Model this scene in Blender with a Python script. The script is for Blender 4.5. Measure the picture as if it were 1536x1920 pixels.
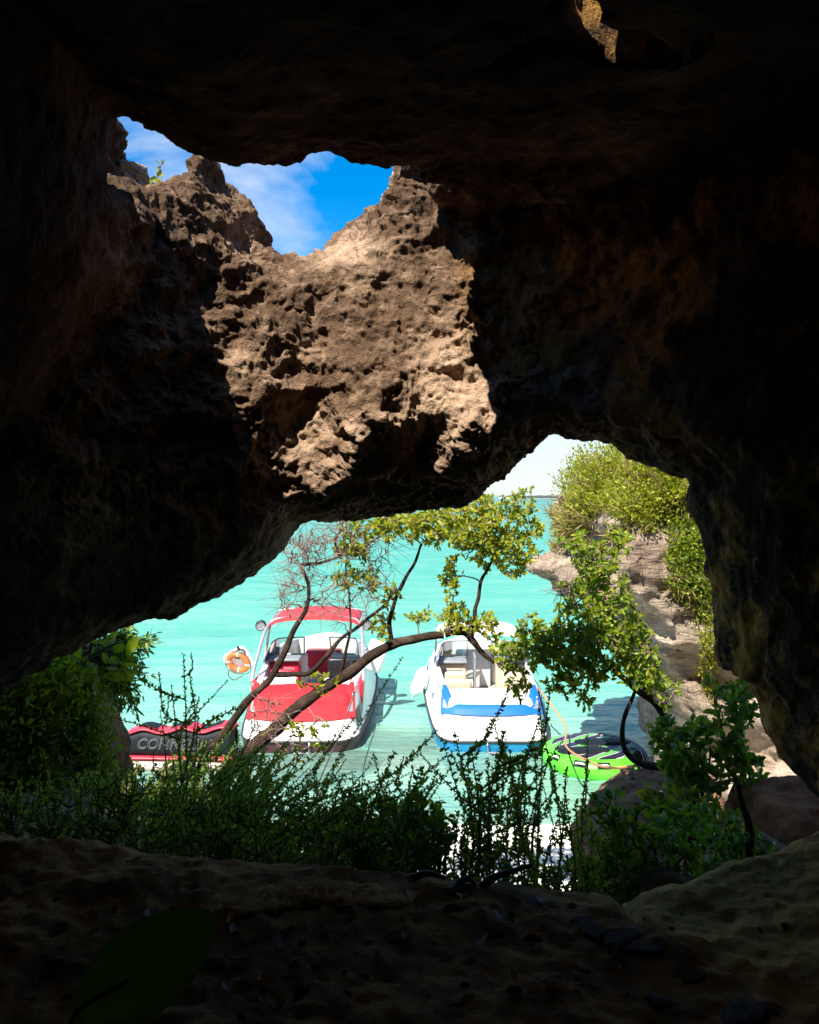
import bpy, bmesh, math, random
import numpy as np
from mathutils import Vector, Matrix, Quaternion

# ------------------------------------------------------------------ clear
for o in list(bpy.data.objects):
    bpy.data.objects.remove(o, do_unlink=True)
scene = bpy.context.scene
COL = scene.collection
random.seed(7)
RNG = np.random.default_rng(7)

# ------------------------------------------------------------------ camera
EYE = 4.4                      # metres above the sea
F = 1536.0                     # focal length in photo pixels (photo is 1536 wide)
HOR = 928.0                    # photo row of the horizon
cam_d = bpy.data.cameras.new('camera')
cam_d.sensor_fit = 'HORIZONTAL'
cam_d.sensor_width = 36.0
cam_d.lens = 36.0
cam_d.shift_y = -(960.0 - HOR) / 1536.0
cam_d.clip_start = 0.05
cam_d.clip_end = 20000.0
cam = bpy.data.objects.new('camera', cam_d)
cam.location = (0, 0, EYE)
cam.rotation_euler = (math.radians(90), 0, 0)
COL.objects.link(cam)
scene.camera = cam

def P(px, py, Y):
    """measured photo position + a distance in metres -> world point"""
    return np.array([(px - 768.0) / F * Y, Y, EYE - (py - HOR) / F * Y])

# ------------------------------------------------------------------ sky and sun
SUN_DIR = Vector((0.80, 1.34, -2.0)).normalized()       # direction the light travels
to_sun = -SUN_DIR
SUN_EL = math.asin(to_sun.z)
SUN_AZ = math.atan2(to_sun.x, to_sun.y)
world = bpy.data.worlds.new('World')
scene.world = world
world.use_nodes = True
wt = world.node_tree
wt.nodes.clear()
def wn(t, **kw):
    n = wt.nodes.new(t)
    for k, v in kw.items():
        setattr(n, k, v)
    return n
w_out = wn('ShaderNodeOutputWorld')
w_bg = wn('ShaderNodeBackground')
w_bg.inputs['Strength'].default_value = 0.095
w_sky = wn('ShaderNodeTexSky', sky_type='NISHITA')
w_sky.sun_disc = False
w_sky.sun_elevation = SUN_EL
w_sky.sun_rotation = SUN_AZ
w_sky.air_density = 1.0
w_sky.dust_density = 0.0
w_sky.ozone_density = 3.0
w_tc = wn('ShaderNodeTexCoord')
w_map = wn('ShaderNodeMapping')
w_map.inputs['Scale'].default_value = (1.0, 1.0, 2.1)
w_map.inputs['Location'].default_value = (3.72, 4.0, 0.12)
w_noise = wn('ShaderNodeTexNoise')
w_noise.inputs['Scale'].default_value = 3.4
w_noise.inputs['Detail'].default_value = 9.0
w_noise.inputs['Roughness'].default_value = 0.56
w_noise.inputs['Distortion'].default_value = 0.25
w_ramp = wn('ShaderNodeValToRGB')
w_ramp.color_ramp.elements[0].position = 0.47
w_ramp.color_ramp.elements[1].position = 0.70
w_mix = wn('ShaderNodeMixRGB')
w_mix.inputs['Color2'].default_value = (4.3, 4.5, 4.7, 1)
w_sat = wn('ShaderNodeHueSaturation')
w_sat.inputs['Saturation'].default_value = 1.5
wt.links.new(w_tc.outputs['Generated'], w_map.inputs['Vector'])
wt.links.new(w_map.outputs['Vector'], w_noise.inputs['Vector'])
wt.links.new(w_noise.outputs['Fac'], w_ramp.inputs['Fac'])
wt.links.new(w_ramp.outputs['Color'], w_mix.inputs['Fac'])
wt.links.new(w_sky.outputs['Color'], w_sat.inputs['Color'])
# white sea haze low over the horizon, all the way round
w_sep = wn('ShaderNodeSeparateXYZ')
w_mr = wn('ShaderNodeMapRange')
w_mr.inputs['From Min'].default_value = 0.0; w_mr.inputs['From Max'].default_value = 0.24
w_mr.inputs['To Min'].default_value = 0.85; w_mr.inputs['To Max'].default_value = 0.0
w_hz = wn('ShaderNodeMixRGB')
w_hz.inputs['Color2'].default_value = (2.8, 3.6, 4.0, 1)
wt.links.new(w_tc.outputs['Generated'], w_sep.inputs[0])
wt.links.new(w_sep.outputs['Z'], w_mr.inputs['Value'])
wt.links.new(w_mr.outputs[0], w_hz.inputs['Fac'])
wt.links.new(w_sat.outputs['Color'], w_hz.inputs['Color1'])
wt.links.new(w_hz.outputs['Color'], w_mix.inputs['Color1'])
wt.links.new(w_mix.outputs['Color'], w_bg.inputs['Color'])
wt.links.new(w_bg.outputs['Background'], w_out.inputs['Surface'])

sun_d = bpy.data.lights.new('sun', 'SUN')
sun_d.energy = 5.0
sun_d.angle = math.radians(0.5)
sun_d.color = (1.0, 0.93, 0.82)
sun = bpy.data.objects.new('sun', sun_d)
sun.rotation_euler = SUN_DIR.to_track_quat('-Z', 'Y').to_euler()
sun.location = (-6, -10, 20)
COL.objects.link(sun)

scene.view_settings.view_transform = 'Standard'
scene.view_settings.look = 'None'
scene.view_settings.gamma = 1.0
scene.view_settings.exposure = 1.25
scene.render.engine = 'CYCLES'
scene.cycles.max_bounces = 6
scene.cycles.diffuse_bounces = 3
scene.cycles.glossy_bounces = 2
scene.cycles.transparent_max_bounces = 8

# ------------------------------------------------------------------ helpers
def tag(o, label=None, cat=None, group=None, kind=None):
    if label: o['label'] = label
    if cat: o['category'] = cat
    if group: o['group'] = group
    if kind: o['kind'] = kind
    return o

def empty(name, loc=(0, 0, 0), rz=0.0, parent=None):
    o = bpy.data.objects.new(name, None)
    o.location = tuple(float(a) for a in loc)
    o.rotation_euler = (0, 0, rz)
    o.empty_display_size = 0.1
    COL.objects.link(o)
    if parent: o.parent = parent
    return o

def mesh_obj(name, v, f, mat, parent=None, smooth=True):
    me = bpy.data.meshes.new(name)
    if isinstance(v, np.ndarray):
        v = v.tolist()
    if isinstance(f, np.ndarray):
        f = f.tolist()
    me.from_pydata(v, [], f)
    me.update()
    if smooth:
        me.polygons.foreach_set('use_smooth', [True] * len(me.polygons))
    if mat is not None:
        me.materials.append(mat)
    o = bpy.data.objects.new(name, me)
    COL.objects.link(o)
    if parent: o.parent = parent
    return o

def smoothstep(a, b, x):
    t = np.clip((x - a) / (b - a), 0, 1)
    return t * t * (3 - 2 * t)

# --- numpy gradient noise
def _hash(ix, iy, iz, seed):
    h = (ix.astype(np.uint32) * np.uint32(374761393) + iy.astype(np.uint32) * np.uint32(668265263)
         + iz.astype(np.uint32) * np.uint32(2246822519) + np.uint32((seed * 3266489917) & 0xffffffff))
    h ^= h >> np.uint32(15); h *= np.uint32(2246822519)
    h ^= h >> np.uint32(13); h *= np.uint32(3266489917)
    h ^= h >> np.uint32(16)
    return h
def gnoise(p, seed=0):
    p = np.asarray(p, dtype=np.float64)
    i = np.floor(p).astype(np.int64); f = p - i
    u = f * f * f * (f * (f * 6 - 15) + 10)
    out = 0
    for dx in (0, 1):
        for dy in (0, 1):
            for dz in (0, 1):
                h = _hash(i[:, 0] + dx, i[:, 1] + dy, i[:, 2] + dz, seed)
                gx = (h & np.uint32(1023)) / 511.5 - 1
                gy = ((h >> np.uint32(10)) & np.uint32(1023)) / 511.5 - 1
                gz = ((h >> np.uint32(20)) & np.uint32(1023)) / 511.5 - 1
                d = gx * (f[:, 0] - dx) + gy * (f[:, 1] - dy) + gz * (f[:, 2] - dz)
                w = ((u[:, 0] if dx else 1 - u[:, 0]) * (u[:, 1] if dy else 1 - u[:, 1])
                     * (u[:, 2] if dz else 1 - u[:, 2]))
                out = out + w * d
    return out
def fbm(p, octaves=4, seed=0, rough=0.5):
    a = 1.0; s = 0
    p = np.asarray(p, dtype=np.float64)
    for o in range(octaves):
        s = s + a * gnoise(p + 17.3 * o, seed + o)
        p = p * 2.03; a *= rough
    return s
def pits(p, seed=0):
    """cellular: distance to the nearest jittered point"""
    p = np.asarray(p, dtype=np.float64)
    i = np.floor(p).astype(np.int64); f = p - i
    best = np.full(len(p), 9.0)
    for dx in (-1, 0, 1):
        for dy in (-1, 0, 1):
            for dz in (-1, 0, 1):
                h = _hash(i[:, 0] + dx, i[:, 1] + dy, i[:, 2] + dz, seed)
                jx = (h & np.uint32(1023)) / 1023.0
                jy = ((h >> np.uint32(10)) & np.uint32(1023)) / 1023.0
                jz = ((h >> np.uint32(20)) & np.uint32(1023)) / 1023.0
                d = (dx + jx - f[:, 0]) ** 2 + (dy + jy - f[:, 1]) ** 2 + (dz + jz - f[:, 2]) ** 2
                best = np.minimum(best, d)
    return np.sqrt(best)

def poly_sd(px, pz, poly):
    """signed distance to a polygon, positive inside"""
    poly = np.asarray(poly, float)
    d = np.full(px.shape, 1e9); inside = np.zeros(px.shape, bool)
    n = len(poly)
    for i in range(n):
        a = poly[i]; b = poly[(i + 1) % n]
        ex, ez = b - a
        wx, wz = px - a[0], pz - a[1]
        t = np.clip((wx * ex + wz * ez) / (ex * ex + ez * ez + 1e-12), 0, 1)
        d = np.minimum(d, (wx - ex * t) ** 2 + (wz - ez * t) ** 2)
        c = (a[1] > pz) != (b[1] > pz)
        if abs(ez) > 1e-12:
            inside ^= c & (px < ex * (pz - a[1]) / ez + a[0])
    d = np.sqrt(d)
    return np.where(inside, d, -d)

def surface_nets(S, org, h):
    """S>0 is solid; returns vertices and quads"""
    nx, ny, nz = S.shape
    ins = S > 0
    cnt = np.zeros((nx - 1, ny - 1, nz - 1), np.int8)
    for dx in (0, 1):
        for dy in (0, 1):
            for dz in (0, 1):
                cnt += ins[dx:nx - 1 + dx, dy:ny - 1 + dy, dz:nz - 1 + dz]
    mix = (cnt > 0) & (cnt < 8)
    c = np.argwhere(mix)
    idx = np.full(mix.shape, -1, np.int64)
    idx[mix] = np.arange(len(c))
    acc = np.zeros((len(c), 3)); num = np.zeros(len(c))
    corners = [(a, b, d) for a in (0, 1) for b in (0, 1) for d in (0, 1)]
    for a in corners:
        for b in corners:
            if sum(abs(a[k] - b[k]) for k in range(3)) != 1 or a > b: continue
            sa = S[c[:, 0] + a[0], c[:, 1] + a[1], c[:, 2] + a[2]]
            sb = S[c[:, 0] + b[0], c[:, 1] + b[1], c[:, 2] + b[2]]
            m = (sa > 0) != (sb > 0)
            t = np.where(m, sa / np.where(m, sa - sb, 1), 0)
            pt = np.array(a)[None, :] + t[:, None] * (np.array(b) - np.array(a))[None, :]
            acc += np.where(m[:, None], pt, 0); num += m
    v = (c + acc / num[:, None]) * h + np.asarray(org)
    quads = []
    for ax in range(3):
        sl0 = [slice(None)] * 3; sl1 = [slice(None)] * 3
        sl0[ax] = slice(0, -1); sl1[ax] = slice(1, None)
        A = ins[tuple(sl0)]; B = ins[tuple(sl1)]
        e = np.argwhere(A != B)
        o1, o2 = [(1, 2), (2, 0), (0, 1)][ax]
        ok = (e[:, o1] > 0) & (e[:, o2] > 0) & (e[:, o1] < S.shape[o1] - 1) & (e[:, o2] < S.shape[o2] - 1)
        e = e[ok]
        def cell(d1, d2):
            q = e.copy(); q[:, o1] -= d1; q[:, o2] -= d2
            return idx[q[:, 0], q[:, 1], q[:, 2]]
        q = np.stack([cell(1, 1), cell(0, 1), cell(0, 0), cell(1, 0)], 1)
        flip = ~A[e[:, 0], e[:, 1], e[:, 2]]
        q[flip] = q[flip][:, ::-1]
        quads.append(q)
    return v, np.concatenate(quads)

# --- materials
def new_mat(name):
    m = bpy.data.materials.new(name); m.use_nodes = True
    nt = m.node_tree
    b = nt.nodes['Principled BSDF']
    return m, nt, b
def node(nt, t, ins=None, **kw):
    n = nt.nodes.new(t)
    for k, v in kw.items(): setattr(n, k, v)
    if ins:
        for k, v in ins.items(): n.inputs[k].default_value = v
    return n
def coords(nt, kind='Object'):
    return node(nt, 'ShaderNodeTexCoord').outputs[kind]
def noise_n(nt, vec, scale, detail=4, rough=0.55, dist=0.0):
    n = node(nt, 'ShaderNodeTexNoise', {'Scale': scale, 'Detail': detail, 'Roughness': rough, 'Distortion': dist})
    nt.links.new(vec, n.inputs['Vector'])
    return n.outputs['Fac']
def ramp_n(nt, fac, stops):
    r = node(nt, 'ShaderNodeValToRGB')
    el = r.color_ramp.elements
    while len(el) < len(stops): el.new(0.5)
    for e, (p, c) in zip(el, stops):
        e.position = p
        e.color = (c[0], c[1], c[2], 1) if not isinstance(c, (int, float)) else (c, c, c, 1)
    nt.links.new(fac, r.inputs['Fac'])
    return r.outputs['Color']
def mix_n(nt, fac, a, b, mode='MIX'):
    m = node(nt, 'ShaderNodeMixRGB', blend_type=mode)
    for sock, val in ((m.inputs['Fac'], fac), (m.inputs['Color1'], a), (m.inputs['Color2'], b)):
        if isinstance(val, (int, float)): sock.default_value = val
        elif isinstance(val, tuple): sock.default_value = (*val[:3], 1)
        else: nt.links.new(val, sock)
    return m.outputs['Color']
def math_n(nt, op, a, b=None, clamp=False):
    m = node(nt, 'ShaderNodeMath', operation=op, use_clamp=clamp)
    for i, val in enumerate((a, b)):
        if val is None: continue
        if isinstance(val, (int, float)): m.inputs[i].default_value = val
        else: nt.links.new(val, m.inputs[i])
    return m.outputs[0]
def bump_n(nt, height, strength, dist, prev=None):
    b = node(nt, 'ShaderNodeBump', {'Strength': strength, 'Distance': dist})
    nt.links.new(height, b.inputs['Height'])
    if prev is not None: nt.links.new(prev, b.inputs['Normal'])
    return b.outputs['Normal']

def plain(name, col, rough=0.45, metal=0.0, var=0.12, scale=6.0, bump=0.0, bscale=60.0, spec=0.5, coat=0.0):
    """a paint / cloth / plastic with slight colour wear and relief"""
    m, nt, b = new_mat(name)
    tc = coords(nt)
    n = noise_n(nt, tc, scale, 5, 0.6)
    lo = tuple(c * (1 - var) for c in col); hi = tuple(min(1, c * (1 + var)) for c in col)
    nt.links.new(ramp_n(nt, n, [(0.3, lo), (0.7, hi)]), b.inputs['Base Color'])
    b.inputs['Roughness'].default_value = rough
    b.inputs['Metallic'].default_value = metal
    b.inputs['Specular IOR Level'].default_value = spec
    if coat: b.inputs['Coat Weight'].default_value = coat
    if bump:
        n2 = noise_n(nt, tc, bscale, 3, 0.6)
        nt.links.new(bump_n(nt, n2, 0.6, bump), b.inputs['Normal'])
    return m

def rock_mat(name, dark, mid, light, stain, stain_amt=0.5, scale=1.0, bump=0.02, stain_mask=None, tone=None, strata=0.0):
    m, nt, b = new_mat(name)
    tc = coords(nt)
    big = noise_n(nt, tc, 1.4 * scale, 3, 0.6)
    fine = noise_n(nt, tc, 14 * scale, 5, 0.68)
    c = ramp_n(nt, fine, [(0.28, dark), (0.5, mid), (0.74, light)])
    c2 = ramp_n(nt, big, [(0.36, tuple(a * 0.45 for a in mid)), (0.52, mid), (0.64, tuple(a * 1.15 for a in light))])
    c = mix_n(nt, 0.55, c, c2)
    if strata:
        mp = node(nt, 'ShaderNodeMapping'); mp.inputs['Scale'].default_value = (0.7, 0.7, 4.5); mp.inputs['Rotation'].default_value = (0.12, 0.3, 0)
        nt.links.new(tc, mp.inputs['Vector'])
        sn = noise_n(nt, mp.outputs[0], 2.2, 5, 0.7)
        c = mix_n(nt, 0.85, c, ramp_n(nt, sn, [(0.32, (0.6, 0.55, 0.5)), (0.48, (1.0, 0.98, 0.95)), (0.7, (1.3, 1.28, 1.25))]), 'MULTIPLY')
    st = noise_n(nt, tc, 2.0 * scale, 6, 0.7)
    sm = ramp_n(nt, st, [(0.47, 0.0), (0.58, 1.0)])
    sm = math_n(nt, 'MULTIPLY', sm, stain_amt)
    if tone is not None:
        c = mix_n(nt, 1.0, c, tone(nt, tc), 'MULTIPLY')
    if stain_mask is not None:
        sm = math_n(nt, 'MULTIPLY', sm, stain_mask(nt, tc))
    c = mix_n(nt, sm, c, stain)
    nt.links.new(c, b.inputs['Base Color'])
    b.inputs['Roughness'].default_value = 0.9
    b.inputs['Specular IOR Level'].default_value = 0.2
    n1 = bump_n(nt, noise_n(nt, tc, 46 * scale, 4, 0.72), 0.8, bump * 0.8)
    n3 = bump_n(nt, fine, 0.7, bump * 1.6, n1)
    if strata: n3 = bump_n(nt, sn, 1.0, strata, n3)
    nt.links.new(n3, b.inputs['Normal'])
    return m

def leaf_mat(name, cols, rough=0.45, trans=0.45, spec=0.4):
    m = bpy.data.materials.new(name); m.use_nodes = True
    nt = m.node_tree; nt.nodes.clear()
    out = node(nt, 'ShaderNodeOutputMaterial')
    geo = node(nt, 'ShaderNodeNewGeometry')
    n = len(cols)
    tc = coords(nt)
    lump = noise_n(nt, tc, 2.5, 3)
    f = math_n(nt, 'ADD', math_n(nt, 'MULTIPLY', geo.outputs['Random Per Island'], 0.75), math_n(nt, 'MULTIPLY', lump, 0.4))
    f = math_n(nt, 'SUBTRACT', f, 0.08, True)
    col = ramp_n(nt, f, [(i / max(1, n - 1), c) for i, c in enumerate(cols)])
    p = node(nt, 'ShaderNodeBsdfPrincipled', {'Roughness': rough, 'Specular IOR Level': spec})
    nt.links.new(col, p.inputs['Base Color'])
    t = node(nt, 'ShaderNodeBsdfTranslucent')
    tcol = mix_n(nt, 1.0, col, (1.5, 1.6, 0.7), 'MULTIPLY')
    nt.links.new(tcol, t.inputs['Color'])
    mx = node(nt, 'ShaderNodeMixShader'); mx.inputs['Fac'].default_value = trans
    nt.links.new(p.outputs[0], mx.inputs[1]); nt.links.new(t.outputs[0], mx.inputs[2])
    nt.links.new(mx.outputs[0], out.inputs['Surface'])
    return m

# --- mesh builder
class MB:
    def __init__(s): s.v = []; s.f = []
    def add(s, v, f):
        n = len(s.v)
        s.v.extend([tuple(float(c) for c in p) for p in v])
        s.f.extend([tuple(int(i) + n for i in q) for q in f])
        return s
    def box(s, c, size, rot=None, bev=0.0):
        x, y, z = (a / 2 for a in size)
        if bev <= 0:
            v = [(-x, -y, -z), (x, -y, -z), (x, y, -z), (-x, y, -z), (-x, -y, z), (x, -y, z), (x, y, z), (-x, y, z)]
            f = [(0, 3, 2, 1), (4, 5, 6, 7), (0, 1, 5, 4), (1, 2, 6, 5), (2, 3, 7, 6), (3, 0, 4, 7)]
        else:
            # rounded box: superellipsoid-like from a subdivided cube
            bm = bmesh.new()
            bmesh.ops.create_cube(bm, size=1.0)
            for q in bm.verts: q.co = Vector((q.co.x * 2 * x, q.co.y * 2 * y, q.co.z * 2 * z))
            bmesh.ops.bevel(bm, geom=list(bm.edges) + list(bm.verts), offset=min(bev, min(x, y, z) * 0.95), segments=3, profile=0.5, affect='EDGES')
            bm.verts.index_update()
            v = [tuple(q.co) for q in bm.verts]; f = [tuple(q.index for q in fc.verts) for fc in bm.faces]
            bm.free()
        if rot is not None:
            R = rot if isinstance(rot, Matrix) else Matrix.Rotation(rot, 3, 'Z')
            v = [R @ Vector(q) for q in v]
        return s.add([(q[0] + c[0], q[1] + c[1], q[2] + c[2]) for q in v], f)
    def tube(s, pts, rad, n=8, cap=True, closed=False):
        pts = np.asarray(pts, float); m = len(pts)
        rad = np.full(m, rad) if np.isscalar(rad) else np.asarray(rad, float)
        if closed: tan = np.roll(pts, -1, 0) - np.roll(pts, 1, 0)
        else: tan = np.gradient(pts, axis=0)
        tan /= np.linalg.norm(tan, axis=1)[:, None] + 1e-12
        ref = np.array([0, 0, 1.0]) if abs(tan[0][2]) < 0.9 else np.array([1.0, 0, 0])
        nrm = np.cross(tan[0], ref); nrm /= np.linalg.norm(nrm)
        V = []
        for i in range(m):
            nrm = nrm - tan[i] * nrm.dot(tan[i]); nrm /= np.linalg.norm(nrm) + 1e-12
            bi = np.cross(tan[i], nrm)
            for k in range(n):
                a = 2 * math.pi * k / n
                V.append(pts[i] + rad[i] * (math.cos(a) * nrm + math.sin(a) * bi))
        Fc = []
        for i in range(m if closed else m - 1):
            j = (i + 1) % m
            for k in range(n):
                k2 = (k + 1) % n
                Fc.append((i * n + k, i * n + k2, j * n + k2, j * n + k))
        if cap and not closed:
            Fc.append(tuple(range(n))[::-1]); Fc.append(tuple(range((m - 1) * n, m * n)))
        return s.add(V, Fc)
    def grid(s, G, flip=False, wrap=False):
        """G: (a,b,3) array of points"""
        a, b, _ = G.shape
        Fc = []
        for i in range(a - 1):
            for j in range(b if wrap else b - 1):
                j2 = (j + 1) % b
                q = (i * b + j, i * b + j2, (i + 1) * b + j2, (i + 1) * b + j)
                Fc.append(q[::-1] if flip else q)
        return s.add(G.reshape(-1, 3), Fc)
    def lathe(s, prof, n=32, c=(0, 0, 0), cap=True):
        G = np.zeros((len(prof), n, 3))
        for i, (r, z) in enumerate(prof):
            for k in range(n):
                a = 2 * math.pi * k / n
                G[i, k] = (c[0] + r * math.cos(a), c[1] + r * math.sin(a), c[2] + z)
        return s.grid(G, wrap=True)
    def ell(s, c, r, nu=10, nv=14):
        G = np.zeros((nu, nv, 3))
        for i in range(nu):
            t = math.pi * i / (nu - 1)
            for k in range(nv):
                a = 2 * math.pi * k / nv
                G[i, k] = (c[0] + r[0] * math.sin(t) * math.cos(a), c[1] + r[1] * math.sin(t) * math.sin(a), c[2] - r[2] * math.cos(t))
        return s.grid(G, wrap=True)
    def build(s, name, mat, parent=None, smooth=True):
        return mesh_obj(name, s.v, s.f, mat, parent, smooth)

def auto_smooth(o, ang=40):
    me = o.data
    bm = bmesh.new(); bm.from_mesh(me)
    lim = math.radians(ang)
    for e in bm.edges:
        if len(e.link_faces) == 2 and e.calc_face_angle(0) > lim: e.smooth = False
    bm.to_mesh(me); bm.free()
    return o

def spline(pts, n=8):
    """Catmull-Rom through points (any dimension)"""
    pts = np.asarray(pts, float)
    Q = np.vstack([2 * pts[0] - pts[1], pts, 2 * pts[-1] - pts[-2]])
    out = []
    for i in range(1, len(Q) - 2):
        for k in range(n):
            t = k / n
            out.append(0.5 * ((2 * Q[i]) + (-Q[i - 1] + Q[i + 1]) * t + (2 * Q[i - 1] - 5 * Q[i] + 4 * Q[i + 1] - Q[i + 2]) * t * t
                              + (-Q[i - 1] + 3 * Q[i] - 3 * Q[i + 1] + Q[i + 2]) * t ** 3))
    out.append(pts[-1])
    return np.array(out)

# ------------------------------------------------------------------ materials of the place
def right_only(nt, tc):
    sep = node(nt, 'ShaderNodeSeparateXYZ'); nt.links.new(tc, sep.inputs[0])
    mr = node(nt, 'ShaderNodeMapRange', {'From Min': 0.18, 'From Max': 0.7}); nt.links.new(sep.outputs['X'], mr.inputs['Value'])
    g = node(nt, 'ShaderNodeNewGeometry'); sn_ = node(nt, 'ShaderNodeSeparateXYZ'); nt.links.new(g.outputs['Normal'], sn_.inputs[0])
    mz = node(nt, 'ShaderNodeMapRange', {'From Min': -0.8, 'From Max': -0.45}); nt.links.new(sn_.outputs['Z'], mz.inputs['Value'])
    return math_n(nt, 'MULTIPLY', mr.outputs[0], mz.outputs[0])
def painted_shade(nt, tc):
    # shade painted into the rock: full colour round the sunlit face, darker farther in
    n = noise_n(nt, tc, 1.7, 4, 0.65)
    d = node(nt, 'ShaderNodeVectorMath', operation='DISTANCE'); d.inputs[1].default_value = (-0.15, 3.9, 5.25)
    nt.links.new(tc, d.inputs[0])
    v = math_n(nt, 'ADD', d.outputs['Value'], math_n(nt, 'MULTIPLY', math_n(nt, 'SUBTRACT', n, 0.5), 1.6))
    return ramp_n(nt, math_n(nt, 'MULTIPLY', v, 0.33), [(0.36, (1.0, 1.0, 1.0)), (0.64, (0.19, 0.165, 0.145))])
M_ROCK = rock_mat('limestone', (0.022, 0.012, 0.007), (0.115, 0.067, 0.038), (0.52, 0.36, 0.245), (0.60, 0.31, 0.07), 0.95, 1.0, 0.03, right_only, painted_shade)
M_CLIFF = rock_mat('weathered_limestone', (0.20, 0.145, 0.105), (0.50, 0.40, 0.31), (0.72, 0.61, 0.50), (0.34, 0.21, 0.13), 0.3, 0.8, 0.08, strata=0.25)
M_BOULDER = rock_mat('boulder_rock', (0.05, 0.035, 0.025), (0.18, 0.105, 0.065), (0.32, 0.205, 0.135), (0.30, 0.12, 0.05), 0.6, 1.1, 0.04, strata=0.12)
# ================================================================== THE CAVE (structure)
CK = 0.57
def Yc(X): return 4.16 - 0.526 * (X + 0.11) ** 2
def on_curtain(px, py):
    X = 0.0
    for _ in range(60):
        X = 0.5 * X + 0.5 * (px - 768) / F * max(0.6, Yc(X))
    Y = max(0.6, Yc(X))
    return (X, EYE - (py - HOR) / F * Y)
LOWER = [(-260, 1500), (0, 1305), (50, 1275), (100, 1240), (200, 1192), (285, 1160), (325, 1155), (375, 1125), (400, 1122),
         (480, 1070), (530, 1030), (562, 985), (590, 974), (612, 982), (660, 975), (780, 948), (830, 945), (870, 940),
         (930, 890), (988, 843), (1000, 826), (1033, 803), (1070, 820), (1150, 840), (1180, 858), (1250, 880),
         (1270, 892), (1294, 897), (1294, 950), (1312, 970), (1325, 1010), (1335, 1050), (1350, 1150), (1346, 1200),
         (1352, 1265), (1400, 1275), (1430, 1330), (1455, 1400), (1495, 1450), (1540, 1500), (1680, 1560), (1760, 2300), (-260, 2300)]
SKYV = [(-220, -500), (-90, -60), (110, 150), (205, 214), (217, 300), (235, 372), (265, 386), (300, 392), (320, 370), (340, 340), (362, 306), (385, 299),
        (408, 318), (440, 362), (470, 395), (490, 430), (503, 458), (530, 470), (580, 472), (620, 455), (670, 420),
        (690, 395), (738, 350), (772, 306), (778, 250), (778, -500)]
lower_poly = [on_curtain(*p) for p in LOWER]
sky_poly = [on_curtain(*p) for p in SKYV]
D_LIP = 2.79
LIP = [(-1.6, 100), (0, 800), (185, 520), (206, 380), (214, 290), (218, 203), (300, 260), (345, 287), (400, 308), (460, 317), (540, 318), (600, 309), (700, 303), (765, 306), (1100, 300), (1536, 270)]
LIP_S = [(0, 203)] + LIP[5:]
ls_x = np.array([(p[0] - 768) / F * D_LIP for p in LIP_S]); ls_z = np.array([EYE - (p[1] - HOR) / F * D_LIP for p in LIP_S])
lip_x = np.array([(p[0] - 768) / F * D_LIP for p in LIP[1:]]); lip_z = np.array([EYE - (p[1] - HOR) / F * D_LIP for p in LIP[1:]])
BUMPS = [  # px, py, radius m, push towards the viewer
    (705, 770, 0.26, 0.20), (690, 850, 0.16, 0.08), (880, 790, 0.22, 0.17), (870, 870, 0.15, 0.10), (500, 740, 0.32, 0.14), (520, 560, 0.25, 0.10),
    (700, 560, 0.35, 0.07), (615, 790, 0.13, -0.16), (790, 850, 0.10, -0.14), (560, 900, 0.22, -0.03), (820, 640, 0.2, 0.08),
    (280, 560, 0.35, 0.06), (380, 420, 0.2, 0.10), (1100, 420, 0.32, 0.10), (1290, 700, 0.3, 0.12), (1000, 640, 0.25, -0.05),
    (1400, 420, 0.4, 0.10), (1200, 960, 0.0001, 0.0)]
GH = 0.03
ox, oy, oz = -3.1, -1.45, 2.55
gx = ox + GH * np.arange(207); gy = oy + GH * np.arange(222); gz = oz + GH * np.arange(139)
XZx, XZz = np.meshgrid(gx, gz, indexing='ij')
lowd = poly_sd(XZx, XZz, lower_poly)
skyd = poly_sd(XZx, XZz, sky_poly)
front = Yc(XZx) - 0.30
front = -0.09 * np.log(np.exp(-front / 0.09) + np.exp(-3.66 / 0.09))     # the hanging rock has a nearly flat face
for (bx, by, br, ba) in BUMPS:
    X0, Z0 = on_curtain(bx, by)
    front -= ba * np.exp(-((XZx - X0) ** 2 + (XZz - Z0) ** 2) / (br * br))
front -= 0.10 * smoothstep(0.5, 2.0, np.abs(XZx))
ycol = Yc(XZx)
ztop_x = 6.45 + 0 * gx
zl = np.interp(gx, lip_x, lip_z); zls = np.interp(gx, ls_x, ls_z)
Xg = gx[:, None, None]; Yg = gy[None, :, None]; Zg = gz[None, None, :]
fr = front[:, None, :]; yc3 = ycol[:, None, :]
# the hollow the viewer stands in
zroof = zl[:, None, None] - 0.09 * (D_LIP - Yg).clip(0, 9) + 0.25 * (Yg - D_LIP).clip(0, 0.5)
A = np.minimum(fr - Yg, zroof - Zg)
A = np.minimum(A, Yg + 1.15)
A = np.minimum(A, 2.55 - np.abs(Xg) + 0 * Yg + 0 * Zg)
# outside of the rock
yb = yc3 + 0.42 + 0.12 * np.abs(Xg)
B = np.minimum(yb - Yg, 6.45 - 0.9 * (Yg - 3.4).clip(0, 9) * smoothstep(0.1, 0.5, Xg) - Zg)
B = np.minimum(B, 3.0 - np.abs(Xg))
B = np.minimum(B, Yg + 1.38)
B = np.minimum(B, Zg - (oz + 0.05))
S = np.minimum(-A, B)
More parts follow.
